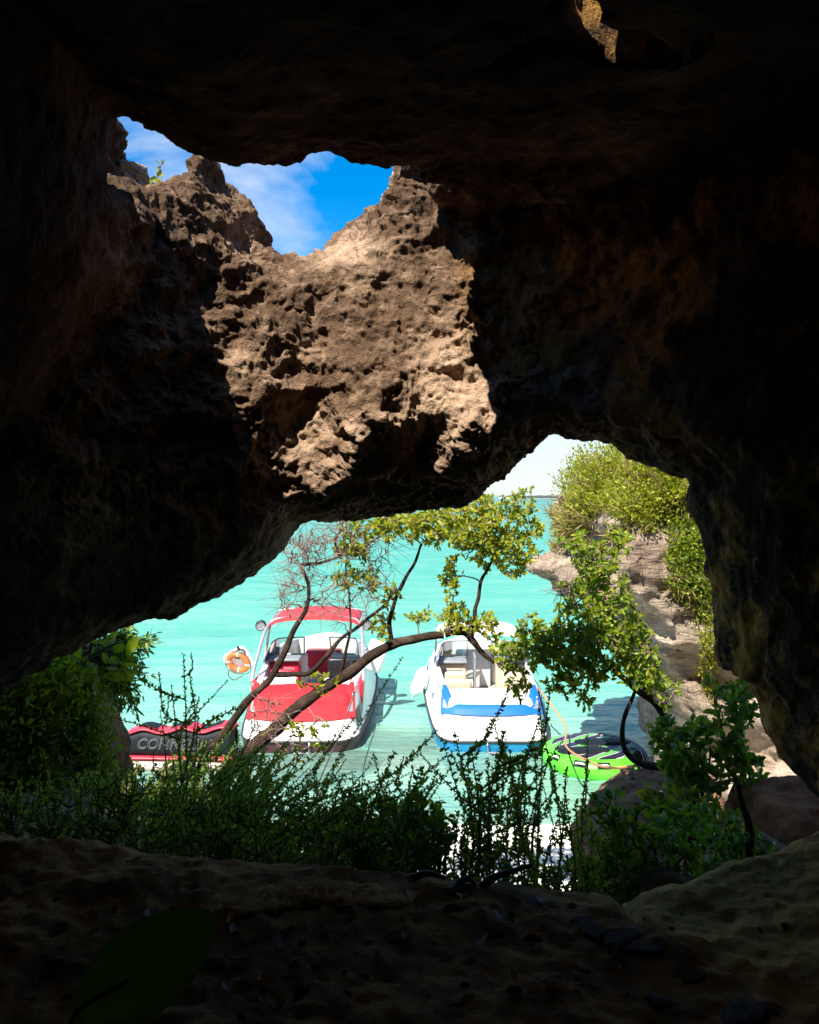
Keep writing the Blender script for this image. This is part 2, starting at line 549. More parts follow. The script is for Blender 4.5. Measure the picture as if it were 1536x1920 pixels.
# light shaft: open sky between the roof lip and the crest of the hanging rock
Ylip = D_LIP - 0.95 * (Zg - zls[:, None, None]).clip(0, 9)
V = np.minimum(skyd[:, None, :] + (0.30 * (Yg - yc3).clip(-0.8, 0.8) ** 2 + 0.42 * (yc3 - Yg).clip(0, 0.6) * smoothstep(-1.12, -0.85, Xg)) * (1 - 0.75 * smoothstep(-0.3, 0.0, Xg)), Yg - Ylip)
V2 = np.minimum(np.minimum(0.11 + 0.05 * np.sin(8 * Yg) + 0.035 * np.sin(19 * Yg + 1) - Xg, Xg + 0.95), np.minimum(np.minimum(Yg - Ylip, fr + 0.05 - Yg), Zg - 5.2))
V = np.maximum(V, V2); del V2
S = np.minimum(S, -V)
# mouth of the cave
L = lowd[:, None, :] + 0.38 * np.abs(Yg - yc3).clip(0, 0.8) ** 2 + 0.10 * np.abs(Yg - yc3).clip(0, 0.6)
L = np.minimum(L, Yg - 0.9)
S = np.minimum(S, -L)
# narrow slot added through the roof to put a sun highlight on the ceiling
cx, cy = 0.47, 1.98
Bowl = 0.30 - np.sqrt((Xg - cx) ** 2 * 0.5 + (Yg - cy + 0.05) ** 2 + 1e-6) + 1.2 * (Zg - 5.87).clip(-0.2, 0.6)
S = np.minimum(S, np.maximum(-Bowl, -(Zg - 5.83)))
SunSlot = np.minimum(0.062 - np.abs(Yg - cy - 0.06 * np.sin(13 * Xg) - 0.03 * np.sin(31 * Xg)), 0.27 - np.abs(Xg - cx))
SunSlot = np.minimum(SunSlot, Zg - 5.2)
S = np.minimum(S, -SunSlot)
del A, B, V, L, Bowl, SunSlot
S = S.astype(np.float64)
S[[0, -1]] = -1; S[:, [0, -1]] = -1; S[:, :, [0, -1]] = -1
band = np.argwhere(np.abs(S) < 0.30)
bp = band * GH + np.array([ox, oy, oz])
nz_ = 0.075 * fbm(bp * np.array([1.5, 1.5, 1.9]), 2, 3) + 0.045 * fbm(bp * 5.0 + 3, 3, 11, 0.55)
sil = np.minimum(np.abs(lowd), np.abs(skyd))[band[:, 0], band[:, 2]]
nz_ *= 0.30 + 0.70 * smoothstep(0.02, 0.25, sil)
S[band[:, 0], band[:, 1], band[:, 2]] += nz_
S[[0, -1]] = -1; S[:, [0, -1]] = -1; S[:, :, [0, -1]] = -1
cv, cf = surface_nets(S, (ox, oy, oz), GH)
del S, band, bp, nz_
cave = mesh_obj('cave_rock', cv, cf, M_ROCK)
bm = bmesh.new(); bm.from_mesh(cave.data)
for it in range(2):
    if it == 0:
        sel = [f for f in bm.faces if (lambda c: c.y > 2.2 and c.z > 3.6 and c.x > -1.7 and c.x < 1.9 and c.y < 4.75)(f.calc_center_median())]
    else:
        sel = [f for f in bm.faces if (lambda c: c.y > 2.9 and 4.2 < c.z < 6.25 and -1.5 < c.x < 0.6 and c.y < 4.4 and f.normal.y < 0.5)(f.calc_center_median())]
    ed = list({e for f in sel for e in f.edges})
    bmesh.ops.subdivide_edges(bm, edges=ed, cuts=1, use_grid_fill=True)
bm.normal_update()
bm.verts.ensure_lookup_table()
vco = np.array([v.co[:] for v in bm.verts]); vno = np.array([v.normal[:] for v in bm.verts])
disp = 0.022 * fbm(vco * 11, 4, 21, 0.6)
reg = smoothstep(2.6, 3.1, vco[:, 1]) * smoothstep(4.1, 4.5, vco[:, 2]) * (0.25 + 0.75 * smoothstep(1.9, 1.1, np.hypot(vco[:, 0] + 0.4, vco[:, 2] - 5.3)))
p1 = pits(vco * np.array([15, 15, 17]) + 0.35 * np.stack([gnoise(vco * 9, 4), gnoise(vco * 9, 5), gnoise(vco * 9, 6)], 1), 31)
p2 = pits(vco * 34, 37)
pm = smoothstep(-0.25, 0.35, gnoise(vco * 3.1, 71) + 0.4 * gnoise(vco * 8, 72))
disp += reg * (-0.018 * pm * (1 - smoothstep(0.06, 0.50, p1)) - 0.007 * (1 - smoothstep(0.1, 0.5, p2)) + 0.004)
rw = vco + 0.05 * np.stack([gnoise(vco * 4, 81), gnoise(vco * 4, 82), gnoise(vco * 4, 83)], 1)
facet = np.abs(gnoise(rw * np.array([3.2, 3.2, 4.2]) + 5, 73)) + 0.45 * np.abs(gnoise(rw * np.array([7, 7, 10]) + 2, 74)) + 0.22 * np.abs(gnoise(rw * np.array([17, 17, 22]), 75)) + 0.12 * np.abs(gnoise(vco * 43, 76))
disp += reg * 0.125 * (0.33 - facet)
vco2 = vco + vno * disp[:, None]
for v, c in zip(bm.verts, vco2): v.co = c
bm.to_mesh(cave.data); bm.free()
cave.data.polygons.foreach_set('use_smooth', [True] * len(cave.data.polygons))
tag(cave, 'dark brown pitted limestone cave with a skylight and a wide mouth to the sea', 'cave', kind='structure')

# ================================================================== GROUND AND SEA (structure)
def crest_y(x): return np.interp(x, [-2, -1, -0.1, 0.3, 0.55, 0.66, 1.15, 2.0], [2.1, 2.05, 2.0, 1.98, 1.95, 2.1, 2.4, 2.9])
def floor_z(x, y):
    left = np.interp(x, [-2.5, -1.0, -0.17, 0.3, 0.6, 2.5], [3.58, 3.50, 3.455, 3.41, 3.40, 3.42])
    rightz = 3.325 + 0.05 * smoothstep(0.7, 1.5, x)
    # ridge between the leaf-strewn floor and the bare slab
    lx = 0.55 + (1.95 - y) * 0.72
    w = smoothstep(0.05, -0.06, x - lx)
    z = rightz + (left - rightz) * w
    gul = np.exp(-((x - lx - 0.05) / 0.045) ** 2)
    z = z - 0.035 * gul
    z = z - 0.03 * (2.0 - y) * w
    return z
def terrain(x, y):
    x = np.asarray(x, float); y = np.asarray(y, float)
    yc_ = crest_y(x)
    fz = floor_z(x, np.minimum(y, yc_))
    d = y - yc_
    cprof = np.interp(y, [2.0, 2.4, 3, 4.5, 6.0, 8.0, 10.2, 11.3, 14, 20, 60, 300, 4000], [3.4, 3.0, 2.2, 1.3, 0.85, 0.42, 0.10, -0.05, -0.42, -1.2, -3.0, -5, -8])
    lprof = np.interp(y, [2.0, 3, 5, 6.8, 8.0, 9.4, 12, 20, 60, 300, 4000], [3.45, 3.1, 2.6, 1.95, 1.0, 0.0, -0.5, -1.4, -3.0, -5, -8])
    rprof = np.interp(y, [2.0, 3, 5, 8, 10.5, 12, 14, 20, 60, 300, 4000], [3.35, 2.75, 2.0, 1.15, 0.3, -0.15, -0.5, -1.4, -3.0, -5, -8])
    wl = smoothstep(-0.35, -1.5, x); wr = smoothstep(0.9, 2.2, x) * smoothstep(6.0, 2.6, x - 0.35 * y)
    wr = smoothstep(0.18, 0.34, x / np.maximum(y, 1.0))
    out = cprof * (1 - wl) * (1 - wr) + lprof * wl + rprof * wr * (1 - wl)
    t = smoothstep(0.0, 0.55, d)
    return fz * (1 - t) + np.minimum(out, fz + 0.02) * t
def axis(a):
    return np.unique(np.round(np.concatenate(a), 4))
xs = axis([np.arange(-1.3, 1.5, 0.012), np.arange(-3.0, 3.0, 0.05), np.arange(-8, 8.01, 0.2), np.arange(-30, 30.1, 2), np.arange(-200, 200.1, 20),
           np.array([-6000, -3000, -1500, -700, -400, 400, 700, 1500, 3000, 6000])])
ys = axis([np.arange(1.2, 2.6, 0.012), np.arange(-1.4, 1.2, 0.1), np.arange(2.6, 5, 0.05), np.arange(5, 20, 0.12), np.arange(20, 60, 1.5),
           np.array([-60, -20, -8, -3, 80, 120, 200, 400, 800, 1500, 3000, 6000])])
GX, GY = np.meshgrid(xs, ys)
GZ = terrain(GX, GY)
pp = np.stack([GX.ravel(), GY.ravel(), 0 * GX.ravel()], 1)
near = np.exp(-np.maximum(0, GY.ravel() - 2.2) / 2.0)
rel = 0.035 * fbm(pp * 4, 4, 51) + near * (0.012 * fbm(pp * 18, 4, 52, 0.6) + 0.012 * np.abs(gnoise(pp * 7, 53)))
rel *= np.where(np.abs(GX.ravel()) < 6, 1, 0.3)
GZ = GZ + rel.reshape(GZ.shape) * np.where(GY > 9, 0.4, 1)
MB_g = np.stack([GX, GY, GZ], 2)
ny_, nx_ = GX.shape
ii = np.arange(ny_ * nx_).reshape(ny_, nx_)
gq = np.stack([ii[:-1, :-1], ii[:-1, 1:], ii[1:, 1:], ii[1:, :-1]], -1).reshape(-1, 4)
m, nt, b = new_mat('soil_and_sand')
tc = coords(nt)
sep = node(nt, 'ShaderNodeSeparateXYZ'); nt.links.new(tc, sep.inputs[0])
n1 = noise_n(nt, tc, 5, 8, 0.65, 0.4); n2 = noise_n(nt, tc, 38, 6, 0.65); n3 = noise_n(nt, tc, 2.2, 5, 0.6, 0.5)
soil = ramp_n(nt, n1, [(0.3, (0.06, 0.03, 0.01)), (0.5, (0.40, 0.20, 0.055)), (0.66, (0.70, 0.40, 0.12))])
soil = mix_n(nt, 0.45, soil, ramp_n(nt, n2, [(0.35, (0.012, 0.009, 0.006)), (0.7, (0.38, 0.22, 0.09))]))
slab = ramp_n(nt, noise_n(nt, tc, 9, 8, 0.68, 0.6), [(0.3, (0.32, 0.17, 0.04)), (0.55, (0.66, 0.41, 0.11)), (0.75, (0.82, 0.60, 0.22))])
rx = math_n(nt, 'SUBTRACT', sep.outputs['X'], math_n(nt, 'MULTIPLY', math_n(nt, 'SUBTRACT', 1.95, sep.outputs['Y']), 0.72))
mr = node(nt, 'ShaderNodeMapRange', {'From Min': 0.54, 'From Max': 0.62}); nt.links.new(rx, mr.inputs['Value'])
soil = mix_n(nt, mr.outputs[0], soil, slab)
sand = ramp_n(nt, n3, [(0.3, (0.66, 0.62, 0.52)), (0.7, (0.82, 0.79, 0.72))])
dirt = ramp_n(nt, n3, [(0.35, (0.05, 0.04, 0.02)), (0.6, (0.16, 0.11, 0.06))])
hz = node(nt, 'ShaderNodeMapRange', {'From Min': 0.35, 'From Max': 0.75}); nt.links.new(sep.outputs['Z'], hz.inputs['Value'])
out_c = mix_n(nt, hz.outputs[0], sand, dirt)
hy = node(nt, 'ShaderNodeMapRange', {'From Min': 2.4, 'From Max': 2.9}); nt.links.new(sep.outputs['Y'], hy.inputs['Value'])
nt.links.new(mix_n(nt, hy.outputs[0], soil, out_c), b.inputs['Base Color'])
b.inputs['Roughness'].default_value = 0.9
b.inputs['Specular IOR Level'].default_value = 0.25
nb = bump_n(nt, n2, 0.8, 0.012); nb = bump_n(nt, noise_n(nt, tc, 120, 4, 0.7), 0.6, 0.004, nb)
nt.links.new(nb, b.inputs['Normal'])
ground = mesh_obj('ground', MB_g.reshape(-1, 3), gq, m)
tag(ground, 'brown leaf-strewn cave floor falling away to a pale sand beach and sea bed', 'ground', kind='structure')

# sea
sx = axis([np.arange(-12, 12.01, 0.35), np.arange(-60, 60, 4), np.array([-8000, -3000, -900, -300, -120, 120, 300, 900, 3000, 8000])])
sy = axis([np.arange(5.5, 26, 0.25), np.arange(26, 90, 3), np.array([90, 120, 180, 300, 600, 1200, 2500, 5000, 9000])])
SX, SY = np.meshgrid(sx, sy)
sp = np.stack([SX.ravel(), SY.ravel() * 1.6, 0 * SX.ravel()], 1)
SZ = (0.012 * fbm(sp * 1.1, 3, 61)).reshape(SX.shape) * (SY < 60)
ny_, nx_ = SX.shape
ii = np.arange(ny_ * nx_).reshape(ny_, nx_)
sq = np.stack([ii[:-1, :-1], ii[:-1, 1:], ii[1:, 1:], ii[1:, :-1]], -1).reshape(-1, 4)
m = bpy.data.materials.new('shallow_tropical_water'); m.use_nodes = True
nt = m.node_tree; nt.nodes.clear()
out = node(nt, 'ShaderNodeOutputMaterial')
tc = coords(nt)
mp = node(nt, 'ShaderNodeMapping'); mp.inputs['Scale'].default_value = (0.7, 2.4, 1.0); nt.links.new(tc, mp.inputs['Vector'])
sep = node(nt, 'ShaderNodeSeparateXYZ'); nt.links.new(tc, sep.inputs[0])
wob = noise_n(nt, mp.outputs[0], 0.16, 4, 0.6, 0.6)
dist = math_n(nt, 'ADD', sep.outputs['Y'], math_n(nt, 'MULTIPLY', math_n(nt, 'SUBTRACT', wob, 0.5), 16))
def mrange(v, a, b_): 
    r = node(nt, 'ShaderNodeMapRange', {'From Min': a, 'From Max': b_}); nt.links.new(v, r.inputs['Value']); return r.outputs[0]
body = ramp_n(nt, mrange(dist, 6, 260), [(0.0, (0.46, 0.56, 0.45)), (0.025, (0.24, 0.47, 0.37)), (0.06, (0.10, 0.43, 0.33)), (0.16, (0.04, 0.34, 0.27)), (1.0, (0.01, 0.20, 0.20))])
patch = noise_n(nt, mp.outputs[0], 0.5, 6, 0.65, 0.8)
body = mix_n(nt, math_n(nt, 'MULTIPLY', ramp_n(nt, patch, [(0.44, 0.0), (0.64, 1.0)]), 0.4), body, (0.26, 0.50, 0.40))
weed = noise_n(nt, mp.outputs[0], 0.11, 5, 0.65, 0.5)
body = mix_n(nt, math_n(nt, 'MULTIPLY', ramp_n(nt, weed, [(0.50, 0.0), (0.66, 1.0)]), 0.5), body, (0.04, 0.30, 0.26))
dif = node(nt, 'ShaderNodeBsdfDiffuse'); nt.links.new(body, dif.inputs['Color'])
tra = node(nt, 'ShaderNodeBsdfTransparent'); tra.inputs['Color'].default_value = (0.80, 0.97, 0.94, 1)
mx1 = node(nt, 'ShaderNodeMixShader')
depthf = math_n(nt, 'MULTIPLY', mrange(dist, 8.5, 15.0), 0.98)
depthf = math_n(nt, 'MAXIMUM', depthf, 0.12)
nt.links.new(depthf, mx1.inputs['Fac'])
nt.links.new(tra.outputs[0], mx1.inputs[1]); nt.links.new(dif.outputs[0], mx1.inputs[2])
gl = node(nt, 'ShaderNodeBsdfGlossy', {'Roughness': 0.06})
r1 = noise_n(nt, mp.outputs[0], 2.2, 5, 0.6, 0.5); r2 = noise_n(nt, mp.outputs[0], 9.0, 4, 0.6, 0.3)
nrm = bump_n(nt, r1, 1.0, 0.14); nrm = bump_n(nt, r2, 0.8, 0.04, nrm)
nt.links.new(nrm, gl.inputs['Normal']); nt.links.new(nrm, dif.inputs['Normal'])
fre = node(nt, 'ShaderNodeFresnel', {'IOR': 1.33}); nt.links.new(nrm, fre.inputs['Normal'])
mx2 = node(nt, 'ShaderNodeMixShader')
nt.links.new(math_n(nt, 'MULTIPLY', fre.outputs[0], 0.75), mx2.inputs['Fac'])
nt.links.new(mx1.outputs[0], mx2.inputs[1]); nt.links.new(gl.outputs[0], mx2.inputs[2])
nt.links.new(mx2.outputs[0], out.inputs['Surface'])
sea = mesh_obj('sea', np.stack([SX, SY, SZ], 2).reshape(-1, 3), sq, m)
tag(sea, 'clear turquoise shallow sea running out to the horizon', 'sea', kind='structure')
# ================================================================== BOATS
m, nt, b = new_mat('white_gelcoat')
tc = coords(nt); mp = node(nt, 'ShaderNodeMapping'); mp.inputs['Scale'].default_value = (7, 7, 0.9); nt.links.new(tc, mp.inputs['Vector'])
streak = noise_n(nt, mp.outputs[0], 1.6, 5, 0.65); grime = noise_n(nt, tc, 2.4, 5, 0.6)
c_ = mix_n(nt, 1.0, ramp_n(nt, grime, [(0.35, (0.72, 0.70, 0.66)), (0.6, (0.82, 0.81, 0.79))]), ramp_n(nt, streak, [(0.30, (0.86, 0.84, 0.78)), (0.5, (1, 1, 1))]), 'MULTIPLY')
nt.links.new(c_, b.inputs['Base Color']); b.inputs['Roughness'].default_value = 0.28; b.inputs['Coat Weight'].default_value = 0.2
M_GEL = m
M_VINYL = plain('white_vinyl', (0.74, 0.71, 0.66), 0.5, var=0.06, bump=0.004, bscale=14)
M_BEIGE = plain('beige_vinyl', (0.56, 0.44, 0.32), 0.55, var=0.08, bump=0.004, bscale=14)
M_RED = plain('red_canvas', (0.44, 0.008, 0.015), 0.8, var=0.12, bump=0.02, bscale=9)
M_PINKRED = plain('sun_faded_red_canvas', (0.50, 0.035, 0.045), 0.8, var=0.08, bump=0.012, bscale=10)
M_REDVINYL = plain('red_vinyl', (0.55, 0.012, 0.03), 0.4, var=0.06)
M_BLUE = plain('blue_gelcoat', (0.006, 0.12, 0.52), 0.35, var=0.05, coat=0.3)
M_HULLBLUE = plain('teal_blue_antifoul', (0.01, 0.20, 0.42), 0.4, var=0.12)
M_HULLRED = plain('dark_maroon_hull', (0.06, 0.02, 0.03), 0.4, var=0.15)
M_BLACK = plain('black_plastic', (0.012, 0.012, 0.014), 0.4, var=0.2)
M_GREY = plain('grey_plastic', (0.22, 0.23, 0.25), 0.4, var=0.1)
M_RUBBER = plain('rubbing_strake', (0.03, 0.028, 0.03), 0.5, var=0.2)
M_STEEL = plain('stainless_tube', (0.62, 0.62, 0.64), 0.22, metal=1.0, var=0.06)
M_ALU = plain('brushed_aluminium', (0.58, 0.55, 0.56), 0.4, metal=0.7, var=0.08)
M_CARPET = plain('deck_carpet', (0.50, 0.46, 0.42), 0.95, var=0.12, bump=0.004, bscale=220)
M_DARKRED = plain('dark_red_bag', (0.12, 0.015, 0.02), 0.7, var=0.2, bump=0.01, bscale=25)
M_CREAM = plain('cream_cloth', (0.72, 0.60, 0.36), 0.8, var=0.1, bump=0.01, bscale=25)
M_ORANGE = plain('orange_foam', (0.80, 0.16, 0.035), 0.5, var=0.08)
M_WHITE = plain('white_foam', (0.80, 0.79, 0.76), 0.5, var=0.05)
M_ROPE = plain('weathered_rope', (0.55, 0.22, 0.10), 0.9, var=0.3, scale=60)
M_DKROPE = plain('dark_rope', (0.05, 0.045, 0.04), 0.9, var=0.3, scale=60)
M_INKBLUE = plain('blue_ink', (0.03, 0.04, 0.25), 0.5, var=0.05)
M_INKGREY = plain('grey_ink', (0.40, 0.40, 0.42), 0.5, var=0.05)
M_INKRED = plain('red_ink', (0.45, 0.05, 0.04), 0.5, var=0.05)
m = bpy.data.materials.new('tinted_windscreen'); m.use_nodes = True
nt = m.node_tree; nt.nodes.clear()
o_ = node(nt, 'ShaderNodeOutputMaterial'); t_ = node(nt, 'ShaderNodeBsdfTransparent'); t_.inputs['Color'].default_value = (0.62, 0.80, 0.74, 1)
g_ = node(nt, 'ShaderNodeBsdfGlossy', {'Roughness': 0.03}); fr_ = node(nt, 'ShaderNodeFresnel', {'IOR': 1.5})
x_ = node(nt, 'ShaderNodeMixShader'); nt.links.new(fr_.outputs[0], x_.inputs['Fac']); nt.links.new(t_.outputs[0], x_.inputs[1]); nt.links.new(g_.outputs[0], x_.inputs[2])
nt.links.new(x_.outputs[0], o_.inputs['Surface'])
M_GLASS = m

def text_mesh(name, body, size, mat, parent, mtx, depth=0.0015, outline=0.0, shear=0.0, squeeze=1.0):
    cu = bpy.data.curves.new(name + '_curve', 'FONT')
    cu.body = body; cu.size = size; cu.align_x = 'CENTER'; cu.align_y = 'CENTER'; cu.shear = shear
    if outline:
        cu.fill_mode = 'NONE'; cu.bevel_depth = outline; cu.bevel_resolution = 0
    else:
        cu.extrude = depth
    cu.resolution_u = 3
    tmp = bpy.data.objects.new('tmp', cu); COL.objects.link(tmp)
    dg = bpy.context.evaluated_depsgraph_get()
    me = bpy.data.meshes.new_from_object(tmp.evaluated_get(dg))
    bpy.data.objects.remove(tmp, do_unlink=True)
    me.name = name
    me.transform(mtx @ Matrix.Diagonal((squeeze, 1, 1, 1)))
    me.materials.clear(); me.materials.append(mat)
    o = bpy.data.objects.new(name, me); COL.objects.link(o); o.parent = parent
    return o
FACE_AFT = Matrix.Rotation(math.radians(90), 4, 'X')     # text readable from the stern (looking along +y)

def half_beam(y):
    y = np.asarray(y, float)
    st = 0.58 + 0.40 * np.sqrt(np.clip(1 - (1 - np.clip(y, 0, 0.55) / 0.55) ** 2, 0, 1))
    fw = np.interp(y, [0.55, 1, 2, 3, 4, 4.8, 5.6, 6.2, 6.6, 6.8, 6.86], [0.98, 1.04, 1.12, 1.18, 1.19, 1.10, 0.88, 0.62, 0.38, 0.16, 0.03])
    return np.where(y < 0.55, st, fw)
def rail_z(y): return np.interp(y, [0, 2, 4, 6, 6.86], [0.18, 0.24, 0.36, 0.52, 0.62])
def gun_z(y): return np.interp(y, [0, 0.12, 0.50, 0.62, 0.95, 1.5, 3.2, 5, 6.86], [0.19, 0.26, 0.52, 0.57, 0.80, 0.86, 0.92, 0.95, 0.86])
L_Y = axis([np.array([0, 0.01, 0.03, 0.06, 0.1, 0.15, 0.21, 0.28, 0.36, 0.45, 0.55, 0.6, 0.64, 0.8, 1.0, 1.2, 1.48, 1.51]), np.arange(1.7, 5.5, 0.2), np.array([5.5, 5.53, 5.7, 5.9, 6.1, 6.3, 6.5, 6.65, 6.75, 6.82, 6.86])])
E_S = np.array([0, 0.015, 0.05, 0.10, 0.15, 0.19, 0.24, 0.29, 0.31])

def boat_shell(root, hull_m):
    # deck moulding: side, gunwale, recessed cockpit, sloping stern
    rows = []
    for y in L_Y:
        b = float(half_beam(y)); k = min(1.0, b / 0.6)
        es = list(E_S * k) + list(np.linspace(0.31 * k, b, 6)[1:])
        row = []
        for e in es:
            x = b - e
            t = smoothstep(0.0, 0.20 * k, e)
            z = rail_z(y) + (gun_z(y) - rail_z(y)) * t
            if y < 0.62:
                z = rail_z(y) + (gun_z(y) - rail_z(y)) * smoothstep(0, 0.16, e)
            if e >= 0.305 * k and 1.5 < y < 5.52: z = 0.20
            elif e >= 0.305 * k and 0.62 < y <= 1.5: z = 0.60
            row.append((x, y, z))
        rows.append(row)
    R = np.array(rows)
    Lf = R.copy(); Lf[:, :, 0] *= -1
    full = np.concatenate([R, Lf[:, ::-1][:, 1:]], 1)
    d = MB().grid(full, flip=False).build('deck', M_GEL, root)
    auto_smooth(d, 38)
    # hull under the strake
    ring = [(half_beam(y), y, rail_z(y)) for y in L_Y[::-1]] + [(x, 0.0, 0.18) for x in np.linspace(0.5, -0.5, 7)] + [(-half_beam(y), y, rail_z(y)) for y in L_Y]
    ring = np.array(ring, float)
    rings = []
    for (kx, dy, zz) in ((1.0, 0.0, 0.0), (0.985, 0.03, 0.45), (0.93, 0.10, 0.8), (0.82, 0.25, 1.0), (0.3, 0.6, 1.25)):
        q = ring.copy(); q[:, 0] *= kx
        q[:, 1] = q[:, 1] * (1 - dy * 0.25) + dy
        q[:, 2] = ring[:, 2] * (1 - zz) + (-0.38) * zz
        q[:, 2] -= 0.0
        rings.append(q)
    MB().grid(np.array(rings), flip=True).build('hull', hull_m, root)
    pr = ring.copy(); pr[:, 0] *= 1.006; pr[:, 1] -= 0.006 * (ring[:, 1] < 0.3)
    MB().tube(pr, 0.021, 6).build('rub_rail', M_RUBBER, root)
    fl = MB(); G = []
    for y in np.linspace(1.54, 5.48, 14):
        b = half_beam(y) - 0.33 * min(1, half_beam(y) / 0.6)
        G.append([(x, y, 0.212) for x in np.linspace(-b, b, 5)])
    fl.grid(np.array(G)).build('cockpit_floor', M_CARPET, root)

def stern_cowl(root, mat, vent_m, lo=0.0):
    us = np.linspace(-1, 1, 41); G = []
    for u in us:
        a = abs(u); x = 0.90 * u
        zb = 0.545 + 0.02 * a - lo; zt = 0.675 + 0.25 * float(smoothstep(0.74, 0.97, a))
        yb = 0.495 + 0.10 * a ** 3 - lo * 1.25; yt = 0.495 + 0.10 * a ** 3 + 0.06 + 0.36 * float(smoothstep(0.72, 1.0, a))
        G.append([(x * 1.01, yb, zb), (x, yb - 0.012, zb + 0.02), (x * 0.985, (yb + yt) / 2 - 0.012, (zb + zt) / 2), (x * 0.95, yt - 0.004, zt - 0.012), (x * 0.94, yt + 0.02, zt), (x * 0.92, yt + 0.08, zt - 0.01), (x * 0.90, yt + 0.10, zb)])
    c = MB().grid(np.array(G), flip=True).build('stern_cowl', mat, root)
    auto_smooth(c, 50)
    for sgn in (-1, 1):
        tri = []
        for (u, w) in ((0.86, 0.30), (0.97, 0.22), (0.955, 0.62)):
            a = u; x = 0.90 * u
            zb = 0.565 - lo; zt = 0.675 + 0.25 * float(smoothstep(0.74, 0.97, a))
            yb = 0.495 + 0.10 * a ** 3 - lo * 1.25; yt = 0.495 + 0.10 * a ** 3 + 0.06 + 0.36 * float(smoothstep(0.72, 1.0, a))
            tri.append((sgn * x * 0.985, yb + (yt - yb) * w - 0.030, zb + (zt - zb) * w))
        t = np.array(tri); back = t + np.array([0, 0.03, 0])
        vv = np.vstack([t, back])
        MB().add(vv, [(0, 1, 2) if sgn < 0 else (2, 1, 0), (0, 3, 4, 1), (1, 4, 5, 2), (2, 5, 3, 0)]).build('cowl_vent', vent_m, c, smooth=False)
    return c

def cushion(name, x0, x1, y0, y1, z0, z1, mat, root, crown=0.03, wrinkle=0.0, round_=0.12, seed=0):
    nx, ny = 23, 17; G = np.zeros((ny + 2, nx + 2, 3))
    for j in range(-1, ny + 1):
        for i in range(-1, nx + 1):
            u = min(max(i, 0), nx - 1) / (nx - 1); v = min(max(j, 0), ny - 1) / (ny - 1)
            x = x0 + (x1 - x0) * u; y = y0 + (y1 - y0) * v
            # rounded plan corners
            cxn = 2 * u - 1; cyn = 2 * v - 1
            x = (x0 + x1) / 2 + (x1 - x0) / 2 * cxn * math.sqrt(max(0, 1 - 0.10 * cyn ** 6))
            ed = min(min(u, 1 - u) * (x1 - x0), min(v, 1 - v) * (y1 - y0))
            z = z0 + (z1 - z0) * (1 - (1 - min(1, ed / round_)) ** 2.4) + crown * (1 - cxn ** 2) * (1 - cyn ** 2)
            if wrinkle: z += wrinkle * float(gnoise(np.array([[x * 5 + seed, y * 9, 0]]), 5)[0]) + 0.5 * wrinkle * float(gnoise(np.array([[x * 14 + seed, y * 6, 3]]), 6)[0])
            if i < 0 or j < 0 or i >= nx or j >= ny: z = z0 - 0.06
            G[j + 1, i + 1] = (x, y, z)
    return MB().grid(G).build(name, mat, root)

def seat(root, x, y, w, mat, back=True, facing=1):
    s = MB().box((x, y, 0.36), (w, 0.46, 0.32), bev=0.06).build('seat', mat, root)
    if back:
        MB().box((x, y - facing * 0.26, 0.62), (w, 0.13, 0.52), rot=Matrix.Rotation(facing * 0.14, 3, 'X'), bev=0.055).build('seat_back', mat, s)
    return s

def windscreen(root, y0):
    for s in (-1, 1):
        path = spline([(s * 0.27, y0 + 0.22, 0), (s * 0.62, y0 + 0.16, 0), (s * 0.88, y0 - 0.05, 0), (s * 0.96, y0 - 0.65, 0)], 5)
        bot = path.copy(); top = path.copy()
        t = np.linspace(0, 1, len(path))
        bot[:, 2] = 0.93
        top[:, 2] = 1.31 - 0.22 * np.clip((t - 0.55) / 0.45, 0, 1) ** 1.4
        top[:, 1] -= 0.17; top[:, 0] *= 0.94
        g = MB().grid(np.stack([bot, top])).build('windscreen', M_GLASS, root)
        fr = MB(); fr.tube(top, 0.013, 6); fr.tube(bot, 0.013, 6)
        fr.tube([bot[0], top[0]], 0.015, 6); fr.tube([bot[9], top[9]], 0.011, 6); fr.tube([bot[-1], top[-1]], 0.012, 6)
        fr.build('frame', M_GREY, g)

def console(root, s, y0, m_face, m_top, helm):
    c = MB().box((s * 0.60, y0 + 0.06, 0.56), (0.58, 0.42, 0.70), bev=0.05).build('console', m_face, root)
    MB().box((s * 0.60, y0 + 0.0, 0.935), (0.60, 0.46, 0.055), bev=0.024).build('dashboard', m_top, c)
    if helm:
        w = MB(); a = np.linspace(0, 2 * math.pi, 21)[:-1]
        ctr = np.array([s * 0.60, y0 - 0.26, 0.84])
        w.tube([ctr + 0.17 * np.array([math.cos(q), 0.35 * math.sin(q) * -1, 0.94 * math.sin(q)]) for q in a], 0.014, 6, closed=True)
        for q in (0.5, 2.6, 4.7):
            w.tube([ctr, ctr + 0.17 * np.array([math.cos(q), -0.35 * math.sin(q), 0.94 * math.sin(q)])], 0.011, 5)
        w.tube([ctr, ctr + np.array([0, 0.13, -0.06])], 0.022, 6)
        w.build('steering_wheel', M_BLACK, c)
    else:
        MB().box((s * 0.60, y0 - 0.155, 0.68), (0.40, 0.012, 0.20), bev=0.005).build('glovebox', m_top, c)
    return c

